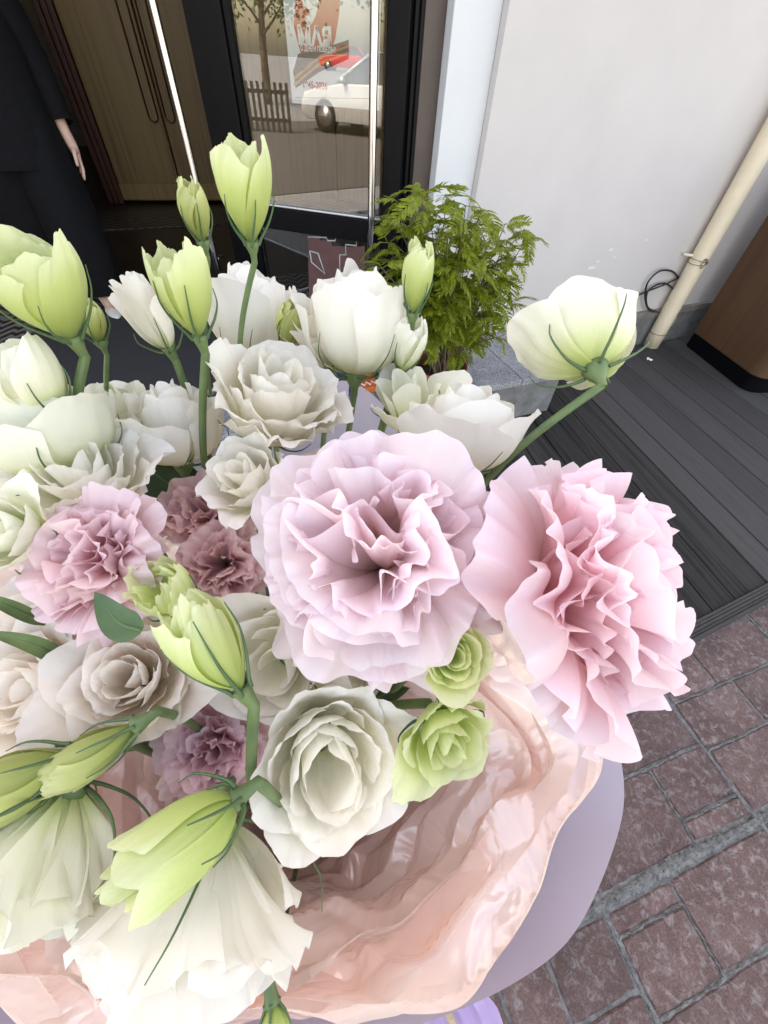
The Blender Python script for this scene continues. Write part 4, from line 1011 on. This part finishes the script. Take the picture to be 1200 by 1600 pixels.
def basis(ax, roll=0.0):
    ax = ax / np.linalg.norm(ax); ref = np.array([0, 0, 1.0]) if abs(ax[2]) < .92 else np.array([0, 1.0, 0])
    x = np.cross(ref, ax); x /= np.linalg.norm(x); y = np.cross(ax, x); c, s = math.cos(roll), math.sin(roll)
    return np.stack([x * c + y * s, -x * s + y * c, ax], 1)
UPW = (.04, .66, .75)
nflow = 0
def flower(label, kind, cx, cy, depth, rpx, axis, mat, hr=1.2, seed=None, stem=None, cat='flower', name='lisianthus', sep=.68, sepn=5, stem_r=.0021, roll=0.0, stem_on=True, end=None, **kw):
    """head centred on a photo pixel at a depth; rpx: half width in photo pixels; axis in camera space (right, up, towards)"""
    global nflow
    nflow += 1; rg = np.random.default_rng(seed if seed is not None else 300 + nflow)
    R = rpx / FPX * depth; h = R * hr; ax = camdir(axis); cen = at(cx, cy, depth); base = cen - ax * h * .5
    T = thing(name, label, cat, base)
    Bm = basis(ax, roll)
    if kind == 'rose': P_ = rose_petals(R, h, kw.pop('n', 15), rg, **kw)
    elif kind == 'ruffle': P_ = ruffle_petals(R, h, rg, **kw)
    elif kind == 'drape': P_ = drape_petals(R, h, kw.pop('n', 12), rg, **kw)
    else: P_ = bud_petals(R, h, kw.pop('n', 6), rg, **kw)
    for P, F, uv in P_: obj('petal', raw_mesh('petal', P @ Bm.T, F, mat, uv), T)
    # calyx and pointed sepals
    cr = min(.0075, max(.0038, R * .22))
    V, F = lathe([(stem_r * 1.02, -cr * 1.9), (stem_r * 1.25, -cr * 1.1), (cr * .85, -cr * .3), (cr * 1.02, cr * .35), (cr * .6, cr * .5)], (0, 0, 0), 14)
    part('calyx', V @ Bm.T, F, 'stem_green', T)
    if sep:
        for k in range(sepn):
            a = k * 6.283 / sepn + rg.normal(0, .15); Ls = h * sep * rg.uniform(.7, 1.15); fl = rg.uniform(.0, .8)
            rr = [cr * .9, R * .30 + .001, R * (.66 + .05 * fl) + .0006, R * (.88 + .10 * fl) + .0006, R * (.94 + .35 * fl * fl)]
            zz = [0, Ls * .12, Ls * .4, Ls * .7, Ls]
            if kind == 'rose' or kind == 'ruffle': rr = [cr * .9, R * .3 + .002, R * .58 + .002, R * .82 + .003, R * (.9 + .22 * fl)]; zz = [-.001, h * .0, h * .08, h * (.18 + .12 * (1 - fl)), h * (.28 + .25 * (1 - fl))]
            path = catmull([(r_ * math.cos(a + .1 * j), r_ * math.sin(a + .1 * j), z_) for j, (r_, z_) in enumerate(zip(rr, zz))], 5)
            V, F = tube(path, np.interp(np.linspace(0, 1, len(path)), [0, .15, .5, 1], [.0009, .0009, .0006, .0002]), 5); part('sepal', V @ Bm.T, F, 'sepal_green', T)
    if stem_on:
        pts = [base - ax * cr * .8]; ldir = -ax
        for p in (stem or []):
            if len(p) == 3: q = at(*p)
            else:
                d = ray(*p); A2 = np.array([[d @ d, -(d @ ldir)], [d @ ldir, -(ldir @ ldir)]]); bb = np.array([(pts[-1] - CAM) @ d, (pts[-1] - CAM) @ ldir])
                q = CAM + d * float(np.clip(np.linalg.solve(A2, bb)[0], depth * .9, depth * 1.6))
            ldir = (q - pts[-1]) * .5 + ldir * .5 * np.linalg.norm(q - pts[-1]); ldir /= np.linalg.norm(ldir); pts.append(q)
        e_ = BIND + rg.normal(0, .006, 3) if end is None else at(*end)
        if not stem: pts.append(pts[-1] * .62 + e_ * .38 - ax * np.linalg.norm(e_ - pts[-1]) * .10)
        pts.append(e_)
        if len(pts) > 1: pts.insert(1, pts[0] - ax * .010)
        pl_ = np.array(pts); dl_ = np.concatenate([[0], np.cumsum(np.linalg.norm(np.diff(pl_, axis=0), axis=1))]); n_ = max(14, int(dl_[-1] / .005))
        path = np.stack([np.interp(np.linspace(0, dl_[-1], n_), dl_, pl_[:, k]) for k in range(3)], 1)
        for _ in range(70): path[2:-1] = path[2:-1] * .4 + .3 * (path[1:-2] + path[3:])
        V, F = tube(path, np.interp(np.linspace(0, 1, n_), [0, .12, 1], [stem_r * 1.1, stem_r, stem_r * 1.1]), 10); part('stem', V, F, 'stem_green', T, base)
    return T

RINGS_A = ((7, 1.0, -.06), (6, .92, .14), (6, .80, .36), (6, .64, .58), (5, .5, .78), (4, .4, .95))
RINGS_S = ((6, 1.0, .05), (7, .85, .32), (7, .65, .58), (6, .48, .85))

RINGS_H = ((4, 1.0, .62), (5, .94, .74), (5, .88, .80), (5, .78, .88), (4, .6, .97))
# ---- ruffled pink blooms
flower('largest pale pink ruffled bloom, wide open in the middle of the bouquet', 'ruffle', 596, 866, .150, 222, (-.02, .30, .95), 'pink_petal', hr=.78, seed=11, rings=RINGS_A, sep=.0, res=(73, 29))
flower('bright pink ruffled bloom turned sideways over the edge of the wrapping', 'ruffle', 938, 925, .150, 238, (.66, .12, .62), 'rose_pink_petal', hr=.9, seed=112, rings=RINGS_A, sep=0, res=(73, 29))
flower('dusty pink ruffled bloom with a short green leaf tip under it', 'ruffle', 150, 880, .175, 130, (-.25, .15, .9), 'dusty_pink_petal', hr=.8, seed=13, rings=RINGS_S, sep=0, res=(57, 23))
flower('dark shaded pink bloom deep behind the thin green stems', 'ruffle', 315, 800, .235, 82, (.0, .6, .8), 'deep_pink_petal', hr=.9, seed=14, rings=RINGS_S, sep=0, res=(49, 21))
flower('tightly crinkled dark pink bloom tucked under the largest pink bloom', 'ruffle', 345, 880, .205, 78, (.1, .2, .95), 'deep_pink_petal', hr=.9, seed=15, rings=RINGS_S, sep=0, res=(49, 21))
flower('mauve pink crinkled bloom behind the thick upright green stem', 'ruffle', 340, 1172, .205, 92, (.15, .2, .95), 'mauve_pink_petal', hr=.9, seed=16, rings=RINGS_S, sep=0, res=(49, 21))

# ---- tall buds standing above the bouquet
flower('tallest lime bud with a scalloped rim, standing highest against the glass door', 'bud', 383, 308, .190, 42, (.08, .66, .75), 'lime_petal', hr=3.05, seed=21, n=6, open_=.52, jag=0.030, stem=[(366, 470), (366, 560)], stem_r=0.00146, cat='bud', name='lisianthus_bud')
flower('small curled bud with nipped tip beside the tallest bud', 'bud', 306, 338, .225, 25, (.0, .66, .75), 'moss_petal', hr=2.9, seed=22, n=6, open_=.12, jag=0.042, stem=[(312, 480), (330, 640)], stem_r=0.00118, cat='bud', name='lisianthus_bud')
flower('broad lime green bud with a ragged open rim in front of the black trousers', 'bud', 72, 462, .170, 70, (-.04, .66, .75), 'lime_petal', hr=2.0, seed=23, n=7, open_=.62, jag=0.036, stem=[(80, 600), (110, 690), (155, 775)], stem_r=0.00209, cat='bud', name='lisianthus_bud')
flower('upright lime bud with a jagged crown on a long bare stem over the doormat', 'bud', 289, 462, .180, 45, (.0, .66, .75), 'lime_petal', hr=3.0, seed=24, n=6, open_=.50, jag=0.048, twist=.2, stem=[(306, 620), (320, 740), (327, 815)], stem_r=0.00195, cat='bud', name='lisianthus_bud')
flower('pale green flower just below the broad ragged bud, sharing its stem line', 'bud', 52, 600, .185, 56, (-.25, .66, .7), 'ivory_petal', hr=2.0, seed=25, n=7, open_=.6, jag=0.030, stem=[(115, 700), (150, 772)], stem_r=0.00188, cat='flower')
flower('little green closed bud between the broad bud and the doormat', 'bud', 146, 508, .225, 23, (.1, .66, .75), 'moss_petal', hr=2.4, seed=26, n=5, open_=.1, stem=[(146, 600), (172, 690)], stem_r=0.00133, cat='bud', name='lisianthus_bud')
flower('slim pointed lime bud in front of the leafy shrub', 'bud', 650, 443, .215, 27, (.05, .66, .75), 'lime_petal', hr=3.5, seed=27, n=6, open_=.12, jag=0.036, stem=[(618, 590), (592, 660)], stem_r=0.00153, cat='bud', name='lisianthus_bud')
flower('half open pale green bud just under the slim pointed bud', 'bud', 634, 545, .245, 31, (.10, .66, .75), 'ivory_petal', hr=2.6, seed=28, n=6, open_=.3, stem=[(600, 640)], stem_r=0.00161, cat='bud', name='lisianthus_bud')
flower('olive green bud leaning between the two white roses at the back', 'bud', 452, 517, .265, 24, (.25, .66, .65), 'moss_petal', hr=2.9, seed=29, n=5, open_=.08, jag=0.018, stem=[(428, 580)], stem_r=0.00146, cat='bud', name='lisianthus_bud')
flower('sliver of a green bud beside the pale green flower under the broad bud', 'bud', -18, 610, .2, 26, (-.3, .66, .7), 'moss_petal', hr=2.4, seed=30, n=5, open_=.1, stem=[(10, 730), (45, 770)], stem_r=0.00167, cat='bud', name='lisianthus_bud')

# ---- white and cream rose-like blooms
flower('white bloom at the back with one bud stem crossing in front of it', 'rose', 392, 490, .285, 70, (.0, .85, .50), 'white_petal', hr=1.9, seed=31, n=18, open_=.0, frill=.5, close_=.45, dome=.12, inner=.14, stem=[(425, 600)])
flower('full round white bloom nearest the shrub, plump and cup shaped', 'rose', 556, 505, .250, 90, (.06, .85, .50), 'white_petal', hr=1.75, seed=32, n=20, open_=.0, frill=.5, close_=.5, dome=.12, inner=.14, stem=[(548, 640)])
flower('small white bloom half hidden by the full round white bloom', 'rose', 500, 530, .268, 46, (-.25, .66, .75), 'white_petal', hr=1.9, seed=33, n=11, open_=.3, frill=.4, stem=[(507, 610)])
flower('cream bloom with tightly frilled layers right above the largest pink bloom', 'rose', 432, 625, .225, 92, (.35, .66, .70), 'cream_petal', hr=1.35, seed=34, n=24, open_=.75, frill=1.0)
flower('broad smooth white bloom behind the largest pink bloom on the shrub side', 'rose', 728, 672, .220, 106, (.1, .95, .35), 'white_petal', hr=1.25, seed=35, n=17, open_=.05, frill=.4, close_=.42, dome=.15, roll=.6)
flower('folded greenish white bloom between the slim bud stem and the broad white bloom', 'rose', 638, 628, .250, 62, (-.15, .66, .75), 'ivory_petal', hr=1.5, seed=36, n=9, open_=.5, frill=.4)
flower('white bloom seen from behind on a leaning stem before the deck', 'rose', 912, 536, .200, 88, (-.05, .74, -.40), 'ivory_petal', hr=1.35, seed=37, n=14, open_=.18, frill=.35, stem=[(880, 640, .19), (800, 695, .2), (755, 735, .215)], stem_r=0.00197, sep=1.0)
flower('pale greenish white bloom under the broad ragged bud', 'rose', 80, 668, .205, 104, (-.2, .9, .45), 'ivory_petal', hr=1.4, seed=38, n=17, open_=.1, frill=.45, close_=.4, dome=.15)
flower('off white bloom half hidden beside the bluish white cup shaped bloom', 'rose', 190, 655, .255, 64, (-.1, .66, .75), 'ivory_petal', hr=1.5, seed=39, n=15, open_=.2, frill=.45, close_=.35, dome=.1)
flower('bluish white cup shaped bloom behind the long bare bud stem', 'rose', 275, 664, .245, 80, (.05, .9, .45), 'white_petal', hr=1.6, seed=40, n=17, open_=.05, frill=.4, close_=.4, dome=.15, stem=[(292, 740)])
flower('wide white frilled bloom above the dusty pink bloom', 'rose', 128, 745, .200, 100, (.1, .66, .75), 'white_petal', hr=.95, seed=41, n=18, open_=.8, frill=.8)
flower('white bloom peeping out behind the upright jagged lime bud', 'rose', 232, 490, .215, 34, (-.15, .66, .75), 'white_petal', hr=3.4, seed=42, n=10, open_=.4, frill=.5)
flower('ivory frilled bloom squeezed behind the edge of the largest pink bloom', 'rose', 390, 748, .200, 60, (-.2, .4, .9), 'cream_petal', hr=1.5, seed=43, n=16, open_=.6, frill=.9)
flower('yellowish white bloom on the outer edge beside the dusty pink bloom', 'rose', 12, 832, .165, 66, (-.1, .25, .95), 'ivory_petal', hr=1.2, seed=44, n=13, open_=.4, frill=.25)
flower('blush cream frilled bloom on the outer edge above the two nodding buds', 'rose', 52, 1075, .185, 92, (-.15, .35, .9), 'blush_petal', hr=1.0, seed=45, n=22, open_=.75, frill=.9)
flower('blush cream bloom with folded layers under the green leaf', 'rose', 205, 1062, .180, 92, (.2, .45, .85), 'blush_petal', hr=1.1, seed=46, n=22, open_=.7, frill=.7)
flower('pinkish cream bloom squeezed under the dusty pink bloom', 'rose', 55, 985, .205, 74, (-.1, .5, .85), 'blush_petal', hr=1.0, seed=47, n=16, open_=.6, frill=.6)
flower('open ivory bloom with a hollow centre under the largest pink bloom', 'rose', 440, 1035, .195, 90, (-.1, .05, 1.0), 'cream_petal', hr=.9, seed=48, n=15, open_=.4, frill=.2, inner=.12)
flower('creamy white bloom with a deep swirled centre beside the pink tissue', 'rose', 512, 1182, .176, 104, (.30, .10, .92), 'white_petal', hr=1.3, seed=49, n=22, open_=.12, frill=.45, inner=.2, loose=1.0)
flower('torn pale bloom between the largest pink bloom and the small yellow green rose', 'rose', 565, 1040, .215, 45, (.2, .3, .9), 'white_petal', hr=1.0, seed=57, n=9, open_=.7, frill=.8)
flower('big white bloom hanging downwards at the rim of the tissue paper', 'ruffle', 318, 1395, .165, 205, (-.06, -.90, .34), 'white_petal', hr=.9, seed=50, rings=RINGS_H, amp=.85, sep=.3, res=(49, 23))
flower('greenish white bloom drooping over the tissue on the outer edge', 'ruffle', 62, 1315, .155, 175, (-.30, -.85, .40), 'ivory_petal', hr=.9, seed=51, rings=RINGS_H, amp=.8, sep=.3, res=(49, 23))

# ---- lower buds
flower('yellow green bud with a jagged lip beside the dusty pink bloom', 'bud', 266, 930, .165, 43, (-.25, .6, .65), 'lime_petal', hr=2.2, seed=52, n=7, open_=.62, jag=.1, cat='bud', name='lisianthus_bud')
flower('large lime bud on the thick upright stem with long thin sepals', 'bud', 337, 1020, .140, 52, (-.36, .78, .30), 'lime_petal', hr=3.2, seed=53, n=6, open_=.42, jag=.05, stem=[(381, 1180, .15), (386, 1255, .16)], stem_r=0.00213, sep=1.1, cat='bud', name='lisianthus_bud')
flower('slender mossy bud nodding outwards with a ragged yellow tip', 'bud', 152, 1172, .155, 38, (-.80, -.48, .25), 'moss_petal', hr=3.4, seed=54, n=6, open_=.28, jag=.08, stem=[(255, 1105, .162), (280, 1100, .18)], stem_r=0.00180, cat='bud', name='lisianthus_bud')
flower('plump pale green bud nodding on the outer edge below the mossy bud', 'bud', 38, 1215, .150, 52, (-.8, -.35, .35), 'moss_petal', hr=2.6, seed=55, n=6, open_=.3, jag=.05, stem=[(125, 1150, .16), (180, 1140, .18)], cat='bud', name='lisianthus_bud')
flower('fat lime bud lying over the big hanging white bloom, its swirled mouth open', 'rose', 280, 1318, .128, 72, (-.74, -.36, .50), 'lime_petal', hr=2.6, seed=56, n=11, open_=.0, frill=.5, close_=.35, stem=[(420, 1258, .145), (460, 1262, .18)], stem_r=0.00197, sep=.8, cat='bud', name='lisianthus_bud')
flower('small yellow green rose peeking from under the largest pink bloom', 'rose', 706, 1022, .142, 54, (.18, .15, .95), 'lime_petal', hr=1.0, seed=58, n=16, open_=.35, frill=.3)
flower('opened lime green rose with wavy petals on the pink tissue', 'rose', 697, 1150, .165, 74, (.28, -.28, .92), 'lime_petal', hr=1.05, seed=59, n=13, open_=.6, frill=.6, stem=[(600, 1092, .19), (560, 1105, .215)], sep=.9)
flower('tip of a yellow green bud at the foot of the big hanging white bloom', 'bud', 430, 1602, .175, 26, (.3, -.8, .4), 'lime_petal', hr=2.2, seed=60, n=5, open_=.2, stem=[(420, 1540, .2)], cat='bud', name='lisianthus_bud')

# ---- loose leaves and grass-like stems
def leaf(pts, wpx, label, mat='leaf_green', fold=.25):
    P = np.array([at(*p) for p in pts]); path = catmull(P, 7); n = len(path); T = np.gradient(path, axis=0); T /= np.linalg.norm(T, axis=1, keepdims=True)
    view = CAM - path; S = np.cross(T, view); S /= np.linalg.norm(S, axis=1, keepdims=True); Nn = np.cross(S, T); t = np.linspace(0, 1, n)
    w = wpx / FPX * pts[0][2] * (np.sin(np.pi * np.clip(t, .02, 1) ** .75) ** .8 + .02)
    u = np.linspace(-1, 1, 9); V = (path[:, None] + S[:, None] * (u[None, :, None] * w[:, None, None]) + Nn[:, None] * ((u ** 2)[None, :, None] * fold * w[:, None, None] + .06 * w[:, None, None] * np.sin(9 * t + 2)[:, None, None] * u[None, :, None])).reshape(-1, 3)
    o = thing('leaf_sprig', label, 'leaf', P[0])
    part('blade', V, grid_faces(n, 9), mat, o, P[0])
    part('midrib', *tube(path - Nn * .0004, np.linspace(.0011, .0003, n), 5), 'stem_green', o, P[0])
leaf([(222, 985, .150), (185, 972, .146), (148, 925, .143)], 24, 'short pointed green leaf under the dusty pink bloom', 'sepal_green')
leaf([(330, 800, .27), (250, 745, .26), (190, 690, .25)], 40, 'broad dark green leaf in the shade behind the long bare bud stem')
leaf([(370, 770, .27), (385, 720, .262), (395, 660, .255)], 26, 'dark green leaf in the shade beside the cream frilled bloom')
leaf([(120, 1045, .19), (60, 1010, .17), (-30, 985, .155)], 12, 'long narrow green blade over the blush cream blooms', 'stem_green', .5)
leaf([(70, 975, .185), (20, 950, .17), (-40, 925, .16)], 10, 'narrow green blade above the long narrow one on the outer edge', 'stem_green', .5)
leaf([(560, 1120, .225), (590, 1090, .215), (640, 1075, .2)], 20, 'dark green leaf between the swirled white bloom and the lime rose')
leaf([(570, 1075, .225), (600, 1055, .205), (645, 1035, .19)], 14, 'green leaf blade leading to the small yellow green rose', 'sepal_green', .4)
leaf([(300, 1200, .24), (260, 1110, .215), (230, 1085, .2)], 26, 'dark leaf deep in the shade beside the mossy nodding bud')

# ------------------------------------------------------------------ wrapping: crinkled pink tissue inside a smooth mauve sheet
def tri(x): return np.abs(((x / (2 * np.pi)) % 1) * 2 - 1) * 2 - 1
def saw(x, q=.78):
    f = (x / (2 * np.pi)) % 1; return np.where(f < q, f / q, (1 - f) / (1 - q)) * 2 - 1
def wrap(rim, nth, nt, inner, folds, crumple, rg, bulge=.25, lip=0.0, t0=.12):
    R0 = catmull([at(*p) for p in rim], 40, True); L = np.concatenate([[0], np.cumsum(np.linalg.norm(np.diff(R0, axis=0), axis=1))]); s = np.linspace(0, L[-1], nth)
    Rm = np.stack([np.interp(s, L, R0[:, k]) for k in range(3)], 1); th = s / L[-1] * 2 * np.pi; cen = Rm.mean(0)
    t = np.linspace(t0, 1, nt)[:, None]
    axis = cen - BIND; axis /= np.linalg.norm(axis); rad = Rm - BIND - ((Rm - BIND) @ axis)[:, None] * axis; radn = rad / np.linalg.norm(rad, axis=1, keepdims=True); hgt = ((Rm - BIND) @ axis)[:, None]
    nrm = -radn * np.abs(hgt) + axis * np.linalg.norm(rad, axis=1, keepdims=True); nrm /= np.linalg.norm(nrm, axis=1, keepdims=True)
    P = np.zeros((nt, nth, 3)); D = np.zeros((nt, nth)); TT, TH = np.broadcast_arrays(t, th[None, :])
    for a, kr, f_, ph in folds:                       # long folds that follow the rim and wander across it
        D += a * (.75 + .45 * np.sin(3 * TH + 1.7 * ph + 2 * TT)) * TT ** 1.1 * saw(2 * np.pi * kr * TT + f_ * TH + ph + 1.1 * np.sin(2 * TH + ph) + .5 * np.sin(5 * TH + 2 * ph))
    for k in range(crumple[0]):
        d = rg.uniform(0, np.pi); fr = rg.uniform(1.5, 6); D += crumple[1] * rg.uniform(.3, 1) / (fr / 3) * TT * tri(fr * (TH * 2.0 * math.cos(d) + TT * 5.0 * math.sin(d)) + rg.uniform(0, 6.28) + .5 * np.sin(TH * 4 + 3 * TT + k))
    rr = (TT[..., None] + bulge * (TT * (1 - TT))[..., None]) * rad[None] + radn[None] * (lip * TT ** 6)[..., None]
    P = BIND + rr + TT[..., None] ** (1.15) * hgt[None] * axis + D[..., None] * nrm[None]
    return P.reshape(-1, 3), grid_faces(nt, nth)
rgw = np.random.default_rng(5)
TRIM = [(560, 690, .33), (700, 790, .31), (790, 950, .285), (905, 1105, .27), (924, 1195, .262), (845, 1285, .252), (808, 1355, .243), (750, 1450, .228), (700, 1535, .215), (600, 1570, .203), (470, 1605, .195), (200, 1650, .188), (0, 1560, .195), (-90, 1400, .215), (-130, 1150, .25), (-90, 900, .28), (40, 830, .31), (240, 800, .33), (400, 740, .34)]
to_ = BIND
tis = thing('tissue_wrap', 'crinkled pale pink tissue paper collar around the flowers', 'tissue paper', to_)
V, F = wrap(TRIM, 900, 210, .2, ((.0125, 4.6, 2, .4), (.005, 8.0, -4, 2.1), (.008, 1.6, 6, .5)), (14, .0042), rgw, bulge=.10)
part('tissue_sheet', V, F, 'pink_tissue', tis, to_).data.set_sharp_from_angle(angle=math.radians(28))
for k_, seed_, fo_ in ((.93, 6, ((.012, 4.2, 3, 1.4), (.005, 7.5, -5, .7), (.008, 1.5, 7, .3))), (.78, 8, ((.012, 4.0, -3, 2.2), (.005, 7.0, 5, .2), (.008, 1.5, 6, .9)))):
    TR2 = [(430 + (x - 430) * k_, 1230 + (y - 1230) * k_, z * (1 + .30 * (1 - k_))) for x, y, z in TRIM]
    rg2 = np.random.default_rng(seed_)
    V, F = wrap(TR2, 700, 160, .2, fo_, (9, .003), rg2, bulge=-.06 * (1 - k_) * 4)
    part('inner_tissue_sheet', V, F, 'pink_tissue', tis, to_).data.set_sharp_from_angle(angle=math.radians(28))
MRIM = [(545, 600, .36), (720, 790, .345), (850, 950, .325), (930, 1105, .31), (958, 1190, .305), (955, 1290, .295), (890, 1445, .275), (785, 1530, .262), (640, 1585, .25), (420, 1650, .238), (100, 1720, .23), (-130, 1640, .235), (-260, 1400, .26), (-260, 1100, .29), (-160, 850, .33), (40, 860, .35), (240, 830, .365), (430, 690, .37)]
mv = thing('mauve_wrap', 'smooth mauve wrapping paper sheet around the pink tissue', 'wrapping paper', to_)
V, F = wrap(MRIM, 260, 40, .2, ((.002, .3, 2, .4),), (2, .0008), rgw, bulge=.35, lip=.006)
part('paper_sheet', V, F, 'mauve_paper', mv, to_)
# paper-wrapped handle below the tie, ribbon tail and twine hanging from it
bax = np.mean([at(*p) for p in MRIM], 0) - BIND; bax /= np.linalg.norm(bax)
hp = [BIND + bax * .05, BIND, BIND - bax * .06, BIND - bax * .13, BIND - bax * .20]
part('handle_paper', *tube(catmull(hp, 5), np.interp(np.linspace(0, 1, 21), [0, .2, .5, 1], [.046, .026, .024, .034]), 22), 'mauve_paper', mv, to_)
rpts = catmull([BIND - bax * .01 + camdir((.3, -.3, .9)) * .026, at(575, 1430, .52), at(650, 1530, .52), at(692, 1590, .53), at(722, 1690, .58), at(735, 1800, .66)], 8)
rbp = rpts[0]
rib = thing('ribbon_tail', 'pleated lilac ribbon tail hanging under the wrapping paper', 'ribbon', rbp)
nu_ = 60; wdir = camdir((1, .25, .0)); ndir = camdir((-.1, .3, 1.0)); Vr = []
for j, p in enumerate(rpts):
    hw = np.interp(j / (len(rpts) - 1), [0, .25, .6, 1], [.018, .045, .074, .08])
    for i in range(nu_):
        u = i / (nu_ - 1) * 2 - 1; Vr.append(p + wdir * hw * u + ndir * .006 * float(tri(np.array(u * 19.0))))
part('ribbon_cloth', np.array(Vr), grid_faces(len(rpts), nu_), 'lilac_ribbon', rib, rbp)
tw = thing('twine', 'tan twine cord hanging below the mauve paper beside the lilac ribbon', 'twine', rbp)
part('cord', *tube(catmull([rpts[0] + ndir * .006, rpts[len(rpts) // 3] + ndir * .012, at(690, 1545, .50), at(698, 1578, .50), at(708, 1602, .50), at(714, 1650, .52)], 6), .0055, 8), 'rope', tw, rbp)
